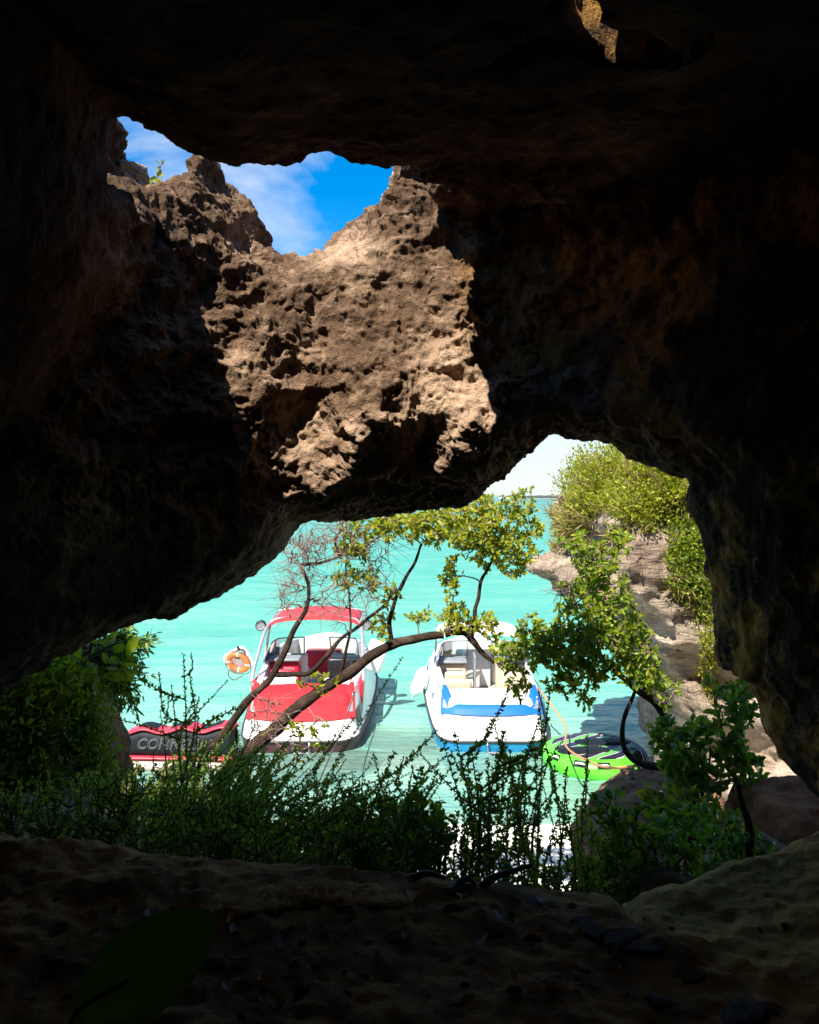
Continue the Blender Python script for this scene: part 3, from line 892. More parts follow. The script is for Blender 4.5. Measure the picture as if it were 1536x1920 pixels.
def canopy(root, yf, ya, hw, z0, rise, mat, droop=0.10):
    ny, nx = 9, 25; G = np.zeros((ny, nx, 3)); Gi = np.zeros((ny, nx, 3))
    for j in range(ny):
        v = j / (ny - 1); y = ya + (yf - ya) * v
        for i in range(nx):
            c = 2 * i / (nx - 1) - 1
            z = z0 + rise * (1 - abs(c) ** 2.6) - droop * max(0, (abs(c) - 0.86) / 0.14) ** 1.5 + 0.02 * math.sin(v * math.pi)
            z -= 0.012 * math.sin(v * math.pi * 3) ** 2 * (1 - c * c)
            G[j, i] = (hw * c, y, z); Gi[j, i] = (hw * c * 0.985, y, z - 0.014)
    mb = MB(); mb.grid(G); mb.grid(Gi, flip=True)
    n = nx * ny
    for i in range(nx - 1):
        mb.f.append((i, i + n, i + 1 + n, i + 1)); k = (ny - 1) * nx
        mb.f.append((k + i, k + i + 1, k + i + 1 + n, k + i + n))
    for j in range(ny - 1):
        mb.f.append((j * nx, (j + 1) * nx, (j + 1) * nx + n, j * nx + n)); k = nx - 1
        mb.f.append((j * nx + k, j * nx + k + n, (j + 1) * nx + k + n, (j + 1) * nx + k))
    # hanging valance along the aft edge
    A = G[0]; low = A.copy(); low[:, 2] -= 0.075; low[:, 1] -= 0.012
    mb.grid(np.stack([low, A]))
    mb.grid(np.stack([A + [0, .008, 0], low + [0, 0.008, 0]]))
    return mb.build('canopy', mat, root)

def stern_details(root, ladder_x):
    for x in (-0.30, 0.32):
        a = MB()
        a.box((x, 0.165, 0.296), (0.15, 0.012, 0.022), rot=Matrix.Rotation(0.6, 3, 'X'), bev=0.004)
        a.build('step_vent', M_GREY, root)
    lad = MB()
    for dx in (-0.13, 0.13):
        lad.tube([(ladder_x + dx, 0.06, 0.20), (ladder_x + dx, -0.05, 0.19), (ladder_x + dx, -0.08, 0.10), (ladder_x + dx, -0.07, -0.40)], 0.014, 6)
    lad = lad.build('swim_ladder', M_STEEL, root)
    for z in (0.02, -0.2):
        MB().box((ladder_x, -0.075, z), (0.26, 0.05, 0.02), bev=0.006).build('rung', M_GREY, lad)
    for s in (-1, 1):
        c = MB(); c.tube([(s * 0.84, 0.72, 0.74), (s * 0.84, 0.78, 0.79), (s * 0.84, 0.9, 0.80), (s * 0.84, 0.96, 0.77)], 0.012, 5)
        c.tube([(s * 0.905, 1.12, 0.83), (s * 0.905, 1.12, 0.865)], 0.012, 5); c.tube([(s * 0.905, 1.03, 0.872), (s * 0.905, 1.21, 0.872)], 0.012, 5)
        c.build('cleat', M_STEEL, root)

# ---------------------------------------------------------------- red boat
red = empty('motorboat', (-1.90, 13.95, 0.0), math.radians(1.0))
red.scale = (1.06, 1.0, 1.06)
tag(red, 'white open motorboat with red canopy, red stern cover and silver tower', 'motorboat', 'motorboats moored stern to the beach')
boat_shell(red, M_HULLRED)
stern_cowl(red, M_RED, M_GREY, 0.13)
cushion('stern_cover', -0.86, 0.86, 0.58, 1.56, 0.62, 0.80, M_RED, red, crown=0.04, wrinkle=0.030, round_=0.18)
stern_details(red, 0.05)
seat(red, -0.50, 1.95, 0.62, M_VINYL, facing=1); seat(red, 0.52, 1.86, 0.5, M_VINYL, facing=1)
MB().box((0.86 - 0.10, 1.78, 0.74), (0.2, 0.42, 0.16), bev=0.05).build('side_cushion', M_REDVINYL, red)
bs = MB().box((0.52, 2.62, 0.42), (0.46, 0.42, 0.34), bev=0.06).build('helm_seat', M_BLACK, red)
MB().box((0.52, 2.44, 0.80), (0.46, 0.13, 0.56), rot=Matrix.Rotation(0.1, 3, 'X'), bev=0.05).build('seat_back', M_BLACK, bs)
seat(red, -0.56, 2.66, 0.46, M_REDVINYL, facing=1)
MB().box((-0.95, 2.1, 0.62), (0.05, 1.5, 0.44), bev=0.02).build('side_panel', M_REDVINYL, red)
MB().box((0.97, 2.1, 0.62), (0.05, 1.5, 0.44), bev=0.02).build('side_panel', M_REDVINYL, red)
console(red, -1, 3.15, M_REDVINYL, M_GREY, False); console(red, 1, 3.15, M_BLACK, M_BLACK, True)
windscreen(red, 3.35)
seat(red, -0.5, 4.3, 0.5, M_VINYL); seat(red, 0.5, 4.3, 0.5, M_VINYL)
MB().box((0.0, 5.15, 0.48), (0.8, 0.4, 0.55), bev=0.06).build('bow_seat', M_REDVINYL, red)
def lump(name, root, loc, r, mat, label, cat, seed):
    mb = MB().ell((0, 0, 0), r, 14, 20)
    v = np.array(mb.v); k = 1 + 0.35 * gnoise(v / max(r) * 1.6 + seed, seed) + 0.12 * gnoise(v / max(r) * 5 + seed, seed + 1)
    mb.v = [tuple(q) for q in v * k[:, None]]
    o = mb.build(name, mat); o.location = (root.location[0] + loc[0] * root.scale[0], root.location[1] + loc[1], loc[2] * root.scale[2])
    return tag(o, label, cat)
lump('bag', red, (-0.42, 1.80, 0.64), (0.19, 0.16, 0.17), M_DARKRED, 'dark red bag on the white seat of the boat with red canopy', 'bag', 3)
lump('crumpled_towel', red, (-0.68, 1.76, 0.60), (0.16, 0.12, 0.11), M_CREAM, 'cream crumpled towel beside the dark red bag', 'towel', 5)
tw = MB()
for s in (-1, 1):
    tw.tube(spline([(s * 1.00, 1.55, 0.80), (s * 0.985, 1.75, 1.02), (s * 0.93, 2.6, 1.52), (s * 0.88, 3.0, 1.66)], 4), 0.034, 8)
    tw.tube(spline([(s * 1.00, 3.05, 0.90), (s * 0.96, 3.1, 1.2), (s * 0.88, 3.05, 1.64)], 4), 0.028, 8)
    tw.tube([(s * 0.88, 3.0, 1.66), (s * 0.90, 4.3, 1.70)], 0.02, 6)
tw.tube(spline([(-0.88, 3.0, 1.66), (-0.6, 3.02, 1.74), (0.6, 3.02, 1.74), (0.88, 3.0, 1.66)], 5), 0.032, 8)
tw.tube(spline([(-0.90, 4.3, 1.70), (-0.6, 4.3, 1.76), (0.6, 4.3, 1.76), (0.90, 4.3, 1.70)], 5), 0.02, 6)
tw = tw.build('tower', M_ALU, red)
canopy(red, 4.45, 2.92, 0.90, 1.70, 0.10, M_PINKRED)
for s in (-1, 1):
    sp_ = MB(); prof = [(0.0, -0.11), (0.06, -0.11), (0.095, -0.06), (0.105, 0.04), (0.10, 0.085), (0.085, 0.095)]
    sp_.lathe(prof, 20)
    R = Matrix.Rotation(math.radians(90), 3, 'X')
    sp_.v = [tuple(R @ Vector(q) + Vector((s * 1.03, 2.86, 1.63))) for q in sp_.v]
    so = sp_.build('speaker', M_BLACK, tw)
    co = MB().lathe([(0.0, 0.082), (0.04, 0.07), (0.085, 0.088)], 20)
    co.v = [tuple(R @ Vector(q) + Vector((s * 1.03, 2.86, 1.63))) for q in co.v]
    co.build('speaker_cone', M_GREY, so)
# dark flash graphic on the starboard side
gm = MB()
for (ya, yb2, za, zb2) in ((0.62, 0.95, 0.30, 0.55), (1.05, 1.12, 0.36, 0.62), (1.2, 1.26, 0.38, 0.64)):
    def sidept(y, z):
        b = float(half_beam(y)); r = float(rail_z(y)); g = float(gun_z(y))
        ts = np.linspace(0, 1, 60); zz = r + (g - r) * smoothstep(0, 1, ts)
        e = float(np.interp(z, zz, ts)) * 0.20
        return np.array([b - e + 0.006, y, z + 0.004])
    gm.add([sidept(ya, za), sidept(yb2, za), sidept(yb2 + 0.12, zb2), sidept(ya + 0.12, zb2 - 0.05)], [(0, 1, 2, 3)])
gm.build('side_flash', M_BLACK, red)

# ---------------------------------------------------------------- blue boat
blue = empty('motorboat', (1.44, 13.98, 0.0), math.radians(-1.0))
tag(blue, 'white open motorboat with blue stern band, cream sunpad and beige cockpit', 'motorboat', 'motorboats moored stern to the beach')
boat_shell(blue, M_HULLBLUE)
stern_cowl(blue, M_BLUE, M_GREY, 0.045)
cushion('sunpad', -0.80, 0.80, 0.58, 1.50, 0.62, 0.76, M_VINYL, blue, crown=0.03, wrinkle=0.006)
stern_details(blue, 0.02)
seat(blue, -0.56, 1.95, 0.56, M_BEIGE); seat(blue, 0.56, 1.95, 0.56, M_BEIGE)
seat(blue, -0.56, 2.62, 0.44, M_BEIGE); seat(blue, 0.56, 2.62, 0.44, M_BEIGE)
MB().box((-0.93, 2.15, 0.60), (0.05, 1.4, 0.42), bev=0.02).build('side_panel', M_BEIGE, blue)
MB().box((0.93, 2.15, 0.60), (0.05, 1.4, 0.42), bev=0.02).build('side_panel', M_BEIGE, blue)
cl = console(blue, -1, 3.15, M_BEIGE, M_GREY, False); console(blue, 1, 3.15, M_BEIGE, M_BLACK, True)
MB().box((-0.12, 3.40, 0.62), (0.05, 0.5, 0.80), bev=0.02).build('console_trim', M_GREY, blue)
windscreen(blue, 3.35)
door = MB().box((0.0, 3.95, 0.62), (0.52, 0.06, 0.80), bev=0.02).build('bow_locker_door', M_GEL, blue)
seat(blue, -0.55, 4.4, 0.5, M_VINYL); seat(blue, 0.55, 4.4, 0.5, M_VINYL)
MB().box((0.0, 5.1, 0.50), (0.9, 0.5, 0.55), bev=0.06).build('bow_seat', M_VINYL, blue)
lump('bag', blue, (-0.62, 1.75, 0.66), (0.17, 0.15, 0.11), M_BLUE, 'blue bag behind the cream sunpad of the boat with blue stern band', 'bag', 8)
canopy(blue, 4.85, 3.35, 0.92, 1.42, 0.10, M_VINYL, 0.06)
for s in (-1, 1):
    fr = MB()
    fr.tube([(s * 0.98, 2.95, 0.88), (s * 0.90, 3.4, 1.38)], 0.013, 6); fr.tube([(s * 0.98, 2.95, 0.88), (s * 0.90, 4.8, 1.40)], 0.013, 6)
    fr.tube([(s * 0.96, 2.3, 0.87), (s * 0.93, 3.38, 1.36)], 0.008, 5)
    fr.build('canopy_frame', M_STEEL, blue)
tx = Matrix.Translation((0.30, 0.375, 0.46)) @ Matrix.Rotation(math.radians(38), 4, 'X')
text_mesh('lettering', 'HP', 0.12, M_INKGREY, blue, tx)
sw = MB()
for (x0, x1, z0, t) in ((-0.20, 0.06, 0.0, 0.010), (-0.06, 0.20, 0.014, 0.016), (0.00, 0.05, -0.05, 0.03), (0.03, 0.20, -0.075, 0.006)):
    pts_ = [(x0, 0, z0), (x1, 0, z0 + t * 0.4), (x1, 0, z0 + t), (x0, 0, z0 + t * 0.6)]
    sw.add([tuple((Matrix.Translation((-0.02, 0.365, 0.465)) @ Matrix.Rotation(math.radians(-52), 4, 'X')) @ Vector((q[0], -0.004, q[2]))) for q in pts_], [(0, 1, 2, 3)])
sw.build('red_script_mark', M_INKRED, blue, smooth=False)
text_mesh('lettering', '6-3', 0.07, M_INKRED, blue, Matrix.Translation((-0.24, 0.285, 0.40)) @ Matrix.Rotation(math.radians(38), 4, 'X'))
# registration number along the port side
y0r = 1.35; sa = []
b1 = float(half_beam(1.6)); side_ang = math.atan2(0.20, 0.62)
mt = Matrix.Translation((-b1 + 0.075, 2.05, 0.55)) @ Matrix.Rotation(math.radians(-90 - 2.0), 4, 'Z') @ Matrix.Rotation(math.radians(90) - side_ang * 1.35, 4, 'X')
text_mesh('lettering', 'BS 6346 A', 0.21, M_INKBLUE, blue, mt)

# ---------------------------------------------------------------- fenders and life ring
def fender(loc, rot, label, r=0.11, L=0.5):
    e = empty('fender', loc); e.rotation_euler = rot
    tag(e, label, 'fender')
    prof = [(0.012, -L / 2 - 0.05), (0.03, -L / 2 - 0.04), (0.035, -L / 2), (r * 0.75, -L / 2 + 0.04), (r, -L / 2 + 0.12), (r, L / 2 - 0.12), (r * 0.75, L / 2 - 0.04), (0.035, L / 2), (0.03, L / 2 + 0.04), (0.012, L / 2 + 0.05)]
    MB().lathe(prof, 18).build('body', M_WHITE, e)
    MB().tube([(0, 0, L / 2 + 0.04), (0.03, 0.02, L / 2 + 0.25), (0.12, 0.03, L / 2 + 0.40)], 0.008, 5).build('lanyard', M_WHITE, e)
    return e
fender((0.20, 16.85, 0.55), (0, math.radians(22), 0), 'white fender hanging on the side of the boat with the blue stern band', 0.13, 0.6)
pd = empty('rescue_board', P(447, 1238, 17.0)); pd.rotation_euler = (math.radians(12), math.radians(-28), 0)
tag(pd, 'white foam rescue board with cut-out handles behind an orange life ring', 'rescue board')
def slab_with_hole(mb, w, h, t, cx, cz, rad, holes=True):
    n = 32; outer = []; inner = []
    for k in range(n):
        a = 2 * math.pi * k / n; c, s = math.cos(a), math.sin(a)
        q = (abs(c) ** 5 + abs(s) ** 5) ** (-1 / 5)
        outer.append((w / 2 * c * q, h / 2 * s * q)); inner.append((cx + rad * c, cz + rad * 0.7 * s))
    V = []
    for yy in (-t / 2, t / 2):
        V += [(p[0], yy, p[1]) for p in outer] + [(p[0], yy, p[1]) for p in inner]
    Fc = []
    for k in range(n):
        k2 = (k + 1) % n
        Fc += [(k, k2, n + k2, n + k), (2 * n + k2, 2 * n + k, 3 * n + k, 3 * n + k2), (k2, k, 2 * n + k, 2 * n + k2), (n + k, n + k2, 3 * n + k2, 3 * n + k)]
    mb.add(V, Fc)
sb = MB(); slab_with_hole(sb, 0.52, 0.50, 0.06, 0.10, 0.12, 0.09); auto_smooth(sb.build('board', M_WHITE, pd), 40)
hb = MB(); hb.tube([(0.10 + 0.115 * math.cos(a), -0.035, 0.12 + 0.085 * math.sin(a)) for a in np.linspace(0, 2 * math.pi, 25)[:-1]], 0.016, 6, closed=True); hb.build('handle', M_DARKRED, pd)
MB().box((0.14, -0.03, 0.235), (0.05, 0.05, 0.10), bev=0.02).build('clip', M_BLACK, pd)
lr = empty('life_ring', P(447, 1242, 16.9)); lr.rotation_euler = (math.radians(20), math.radians(28), 0)
tag(lr, 'orange foam life ring with white bands and dark grab line', 'life ring')
a = np.linspace(0, 2 * math.pi, 41)[:-1]
rg = MB(); G = []
for q in a:
    G.append([((0.205 + 0.062 * math.cos(w)) * math.cos(q), 0.052 * math.sin(w), (0.205 + 0.062 * math.cos(w)) * math.sin(q) * 0.86) for w in np.linspace(0, 2 * math.pi, 13)[:-1]])
G.append(G[0]); rg.grid(np.array(G), wrap=True); rg.build('ring', M_ORANGE, lr)
for q0 in (0.4, 1.97, 3.54, 5.11):
    G = []
    for q in np.linspace(q0 - 0.09, q0 + 0.09, 4):
        G.append([((0.205 + 0.065 * math.cos(w)) * math.cos(q), 0.055 * math.sin(w), (0.205 + 0.065 * math.cos(w)) * math.sin(q) * 0.86) for w in np.linspace(0, 2 * math.pi, 13)[:-1]])
    MB().grid(np.array(G), wrap=True).build('band', M_WHITE, lr)
gl_ = [((0.275 + 0.03 * abs(math.sin(2 * (q - 0.4)))) * math.cos(q), -0.02, (0.275 + 0.03 * abs(math.sin(2 * (q - 0.4)))) * math.sin(q) * 0.86) for q in np.linspace(0, 2 * math.pi, 49)[:-1]]
MB().tube(gl_, 0.007, 5, closed=True).build('grab_line', M_DKROPE, lr)
MB().tube(spline([(-0.10, -0.04, -0.24), (-0.06, -0.05, -0.36), (0.08, -0.05, -0.40), (0.16, -0.04, -0.28), (0.22, -0.03, -0.22)], 5), 0.009, 5).build('line', M_DKROPE, lr)
MB().tube([(0.05, 0.08, 0.1), (0.35, 0.1, 0.02)], 0.014, 6).build('bracket', M_ALU, pd)
wb = empty('seat_pad', P(704, 1230, 16.6)); wb.rotation_euler = (math.radians(10), math.radians(20), 0)
tag(wb, 'white padded board hung on the tower leg of the boat with red canopy', 'padded board')
sb = MB(); sb.box((0, 0, 0), (0.40, 0.12, 0.66), bev=0.055); sb.build('pad', M_WHITE, wb)
MB().tube([(-0.16, 0.0, 0.1), (-0.34, 0.05, 0.05)], 0.014, 6).build('bracket', M_ALU, wb)

# ---------------------------------------------------------------- inflatable with wavy back, lettered
inf = empty('inflatable_sofa', (-3.68, 13.25, 0.0), math.radians(-3))
tag(inf, 'black and red inflatable towable with wavy top and lettering', 'towable tube')
M_INFBLK = plain('black_pvc', (0.008, 0.012, 0.015), 0.6, var=0.3, bump=0.02, bscale=6, spec=0.2)
M_DIM = plain('dim_grey_print', (0.16, 0.16, 0.17), 0.6, var=0.25, scale=12)
M_INFRED = plain('red_pvc', (0.60, 0.035, 0.06), 0.4, var=0.08)
M_INFTAN = plain('grey_tan_pvc', (0.46, 0.36, 0.30), 0.5, var=0.12, bump=0.006, bscale=5)
xs_ = np.linspace(-0.875, 0.875, 61)
def wav(x): return 0.60 + 0.035 * np.sin((x + 0.875) * 2 * math.pi / 0.64 - 1.15) + 0.07 * (x + 0.875) / 1.75
def endround(x): return np.sqrt(np.clip(1 - np.clip((np.abs(x) - 0.80) / 0.085, 0, 1) ** 2, 0.0, 1))
def loft(lo, hi, yc_, th, bul, name, mat, par):
    G = []
    for x in xs_:
        r = float(endround(x)); zl_, zh = float(lo(x)), float(hi(x)); row = []
        for k in range(17):
            a_ = 2 * math.pi * k / 16
            cc, ss = math.cos(a_), math.sin(a_)
            q = (abs(cc) ** bul + abs(ss) ** bul) ** (-1 / bul)
            row.append((x, yc_ + th / 2 * r * cc * q, (zl_ + zh) / 2 + (zh - zl_) / 2 * (0.75 + 0.25 * r) * ss * q))
        G.append(row)
    return MB().grid(np.array(G)).build(name, mat, par)
base_ = loft(lambda x: -0.08, lambda x: 0.17, 0.25, 0.95, 2.6, 'base_tube', M_INFTAN, inf)
for x in (-0.66, -0.40, 0.2, 0.7):
    MB().tube(spline([(x, -0.235, 0.0), (x + 0.02, -0.262, 0.06), (x + 0.09, -0.262, 0.075), (x + 0.13, -0.235, 0.03)], 4), 0.009, 5).build('grab_handle', M_BLACK, base_)
loft(lambda x: 0.14, lambda x: 0.215, 0.10, 0.56, 2.4, 'lower_band', M_INFRED, inf)
back_ = loft(lambda x: 0.19, lambda x: wav(x) - 0.02, 0.06, 0.42, 4.0, 'backrest', M_INFBLK, inf)
loft(lambda x: wav(x) - 0.05, lambda x: wav(x) + 0.022, 0.06, 0.435, 2.3, 'top_band', M_INFRED, inf)
for xc in (-0.55, -0.02, 0.5):
    g2 = []
    for x in np.linspace(xc - 0.16, xc + 0.16, 9):
        g2.append([(x, yy, float(wav(x)) + 0.031 - 0.35 * (yy - 0.06) ** 2) for yy in np.linspace(-0.06, 0.20, 5)])
    MB().grid(np.array(g2), flip=True).build('top_pad', M_INFBLK, inf)
text_mesh('lettering', 'CONNELLY', 0.235, M_DIM, inf, Matrix.Translation((-0.10, -0.162, 0.405)) @ FACE_AFT, outline=0.0045, shear=0.28, squeeze=0.98)

# ---------------------------------------------------------------- green round tube
gt = empty('inflatable_disc', (3.02, 13.42, 0.0), 0.0)
gt.rotation_euler = (math.radians(1), 0, 0)
tag(gt, 'bright green round inflatable disc with black pads and striped top', 'towable tube')
m, nt, b = new_mat('green_pvc')
tc = coords(nt)
nt.links.new(ramp_n(nt, noise_n(nt, tc, 4, 3), [(0.3, (0.07, 0.50, 0.02)), (0.7, (0.12, 0.66, 0.04))]), b.inputs['Base Color'])
b.inputs['Roughness'].default_value = 0.35
M_GREEN = m
m, nt, b = new_mat('zebra_print_pvc')
tc = coords(nt)
mp = node(nt, 'ShaderNodeMapping'); mp.inputs['Rotation'].default_value = (0, 0, math.radians(72)); mp.inputs['Scale'].default_value = (1, 0.4, 1)
nt.links.new(tc, mp.inputs['Vector'])
wv = node(nt, 'ShaderNodeTexWave', {'Scale': 2.4, 'Distortion': 2.2, 'Detail': 1.0, 'Detail Scale': 1.2}, bands_direction='X'); nt.links.new(mp.outputs[0], wv.inputs['Vector'])
nt.links.new(ramp_n(nt, wv.outputs['Fac'], [(0.0, (0.015, 0.015, 0.02)), (0.50, (0.015, 0.015, 0.02)), (0.53, (0.5, 0.5, 0.49)), (0.72, (0.5, 0.5, 0.49)), (0.75, (0.02, 0.02, 0.025)), (0.88, (0.02, 0.02, 0.025)), (0.90, (0.09, 0.5, 0.03)), (1.0, (0.09, 0.5, 0.03))]), b.inputs['Base Color'])
b.inputs['Roughness'].default_value = 0.4
M_ZEBRA = m
prof = [(0.55, 0.03), (0.70, -0.06), (0.80, -0.02), (0.845, 0.07), (0.85, 0.14), (0.83, 0.20), (0.78, 0.255), (0.72, 0.285), (0.64, 0.30), (0.56, 0.295)]
gb = MB().lathe([(0.0, 0.0)] + prof, 56).build('tube', M_GREEN, gt)
MB().lathe([(0.68, 0.290), (0.66, 0.303), (0.45, 0.303), (0.2, 0.30), (0.0, 0.30)], 56).build('top_panel', M_ZEBRA, gt)
def blob_pad(cx_, cy_, L_, W_, ang, z, name, mat, par, wob=0.15):
    n = 30; G = []
    for rr, zz in ((1.0, 0.0), (0.96, 0.016), (0.8, 0.026), (0.4, 0.03), (0.0, 0.031)):
        row = []
        for k in range(n):
            a_ = 2 * math.pi * k / n
            x = L_ * math.cos(a_) * rr; y = W_ * math.sin(a_) * (1 + wob * math.sin(2 * a_)) * rr + 0.10 * math.sin(x * 3.5) * rr
            row.append((cx_ + x * math.cos(ang) - y * math.sin(ang), cy_ + x * math.sin(ang) + y * math.cos(ang), z + zz))
        G.append(row)
    return MB().grid(np.array(G), wrap=True).build(name, mat, par)
blob_pad(-0.22, -0.26, 0.42, 0.19, math.radians(-14), 0.298, 'grip_pad', M_INFBLK, gt)
blob_pad(0.18, 0.16, 0.46, 0.20, math.radians(-18), 0.298, 'grip_pad', M_INFBLK, gt)
# dark striped panel on the right side of the ring
G = []
for q in np.linspace(math.radians(-52), math.radians(38), 25):
    G.append([((r_ + 0.004) * math.cos(q), (r_ + 0.004) * math.sin(q), z_ + 0.003) for r_, z_ in prof[3:]])
pnl = MB().grid(np.array(G)).build('striped_side_panel', M_INFBLK, gt)
for q in np.linspace(math.radians(-46), math.radians(32), 8):
    MB().tube(spline([((r_ + 0.006) * math.cos(q + 0.16 * k), (r_ + 0.006) * math.sin(q + 0.16 * k), z_ + 0.004) for k, (r_, z_) in enumerate(prof[4:])], 3), 0.011, 4).build('white_stripe', M_INKGREY, pnl)
G = []
for q in np.linspace(math.radians(-75), math.radians(-56), 7):
    G.append([((r_ + 0.004) * math.cos(q), (r_ + 0.004) * math.sin(q), z_ + 0.003) for r_, z_ in prof[3:6]])
MB().grid(np.array(G)).build('dark_patch', M_INFBLK, gt)
for q, wd in ((-118, 0.10), (-92, 0.10), (-150, 0.07)):
    qq = math.radians(q)
    ctr = np.array([0.80 * math.cos(qq), 0.80 * math.sin(qq), 0.235]); tn = np.array([-math.sin(qq), math.cos(qq), 0]); up = np.array([-0.45 * math.cos(qq), -0.45 * math.sin(qq), 0.6])
    up /= np.linalg.norm(up)
    hp = MB(); hp.add([ctr - tn * wd - up * 0.05 + [0, -0.012, .01], ctr + tn * wd - up * 0.05 + [0, -0.012, .01], ctr + tn * wd + up * 0.05 + [0, -0.012, 0.012], ctr - tn * wd + up * 0.05 + [0, -0.012, 0.012]], [(0, 1, 2, 3)])
    h_ = hp.build('handle_patch', M_INFBLK, gt, smooth=False)
    MB().tube(spline([ctr - tn * wd * 0.7 + [0, -.02, 0.01], ctr - tn * wd * 0.3 + [0, -0.06, 0.03], ctr + tn * wd * 0.3 + [0, -0.06, 0.03], ctr + tn * wd * 0.7 + [0, -.02, 0.01]], 4), 0.018, 6).build('grab_handle', M_WHITE, h_)

# ---------------------------------------------------------------- mooring lines
def rope(pts, r, mat, label):
    o = MB().tube(spline(pts, 8), r, 5).build('mooring_line', mat)
    return tag(o, label, 'rope')
stern_b = np.array([1.44 + 0.92, 15.0, 0.86])
rope([stern_b, stern_b + [0.25, -1.2, -0.32], P(1062, 1400, 12.5), P(1110, 1430, 10.2), P(1150, 1440, 8.6), P(1192, 1436, 7.9)], 0.016, M_ROPE, 'orange rope from the boat with blue stern band to the shore boulder')
stern_r = np.array([-1.90 + 0.92, 14.85, 0.84])
rope([stern_r, P(640, 1370, 12.6), P(618, 1420, 10.6), P(600, 1462, 8.8), P(585, 1500, 7.6)], 0.009, M_DKROPE, 'thin dark rope from the boat with red canopy to the shore')
# ---------------------------------------------------------------- island on the horizon
isl = empty('island', (175.0, 1000, 0)); tag(isl, 'low wooded island with a pale beach on the horizon', 'island')
G = []
for t in np.linspace(-1, 1, 60):
    hgt = 4.2 * (1 - abs(t) ** 3.0) + 0.9 * float(gnoise(np.array([[t * 9, 0, 0]]), 3)[0]) * (1 - t * t) + 0.6 * float(gnoise(np.array([[t * 31, 0, 0]]), 4)[0]) * (1 - t * t)
    G.append([(t * 60, yy * 30, max(0.0, hgt * c_) - 0.4) for yy, c_ in ((-1, 0.3), (-0.85, 0.75), (-0.5, 0.95), (0, 1.0), (0.6, 0.8), (1, 0))])
MB().grid(np.array(G)).build('woodland', plain('far_woodland', (0.045, 0.06, 0.045), 0.9, var=0.5, scale=0.15), isl)
G = []
for t in np.linspace(-1, 1, 40):
    w_ = 1.12 * math.sqrt(max(0, 1 - t ** 4)) 
    G.append([(t * 66, yy * 36 * w_, 1.5 * (1 - abs(yy) ** 2) - 0.4) for yy in (-1, -0.9, -0.7, 0, 0.7, 1)])
MB().grid(np.array(G)).build('beach', plain('far_sand', (0.62, 0.55, 0.45), 0.9, var=0.1, scale=0.1), isl)
# ================================================================== ROCKS
from mathutils.bvhtree import BVHTree
def rock_body(name, poly_px, Y0, half, mat, h, seed, flare=0.12, amp=0.10, fine=0.03, grooves=(), strata=(1, 1, 1), fnoise=6.0, pre=None):
    poly = [(P(p[0], p[1], Y0)[0], P(p[0], p[1], Y0)[2]) for p in poly_px]
    pa = np.array(poly)
    x0, z0 = pa.min(0) - 0.25 - amp; x1, z1 = pa.max(0) + 0.25 + amp
    gx_ = np.arange(x0, x1, h); gz_ = np.arange(z0, z1, h); gy_ = np.arange(Y0 - half - 0.3, Y0 + half + 0.3, h)
    ax_, az_ = np.meshgrid(gx_, gz_, indexing='ij')
    d2 = poly_sd(ax_, az_, poly)
    dy = gy_ - Y0
    S_ = d2[:, None, :] - (flare * dy ** 2)[None, :, None]
    fy = (half - np.abs(dy))[None, :, None] + 0 * S_
    for (px_, py_, r_, a_) in grooves:
        q = P(px_, py_, Y0)
        gq_ = a_ * np.exp(-((ax_ - q[0]) ** 2 + (az_ - q[2]) ** 2) / (r_ * r_))
        fy = fy - gq_[:, None, :] * (dy < 0)[None, :, None]
    S_ = np.minimum(S_, fy)
    band_ = np.argwhere(np.abs(S_) < amp * 3 + 0.15)
    bp_ = band_ * h + np.array([gx_[0], gy_[0], gz_[0]])
    st = np.array(strata)
    S_[band_[:, 0], band_[:, 1], band_[:, 2]] += amp * fbm(bp_ * st * 0.16 / max(amp, 0.02) * 1.2, 3, seed) + fine * fbm(bp_ * st * fnoise, 3, seed + 9, 0.6)
    S_[[0, -1]] = -1; S_[:, [0, -1]] = -1; S_[:, :, [0, -1]] = -1
    v_, f_ = surface_nets(S_, (gx_[0], gy_[0], gz_[0]), h)
    # keep the largest body only
    org = np.array([(v_[:, 0].min() + v_[:, 0].max()) / 2, Y0, v_[:, 2].min()])
    o = mesh_obj(name, v_ - org, f_, mat)
    bm_ = bmesh.new(); bm_.from_mesh(o.data)
    seen = set(); best = []
    for vv in bm_.verts:
        if vv.index in seen: continue
        stack = [vv]; seen.add(vv.index); comp = []
        while stack:
            q = stack.pop(); comp.append(q)
            for e in q.link_edges:
                w = e.other_vert(q)
                if w.index not in seen: seen.add(w.index); stack.append(w)
        if len(comp) > len(best): best = comp
    keep = set(q.index for q in best)
    bmesh.ops.delete(bm_, geom=[q for q in bm_.verts if q.index not in keep], context='VERTS')
    bm_.to_mesh(o.data); bm_.free()
    o.location = org
    bv = BVHTree.FromPolygons([tuple(q) for q in v_], [tuple(q) for q in f_])
    return o, bv
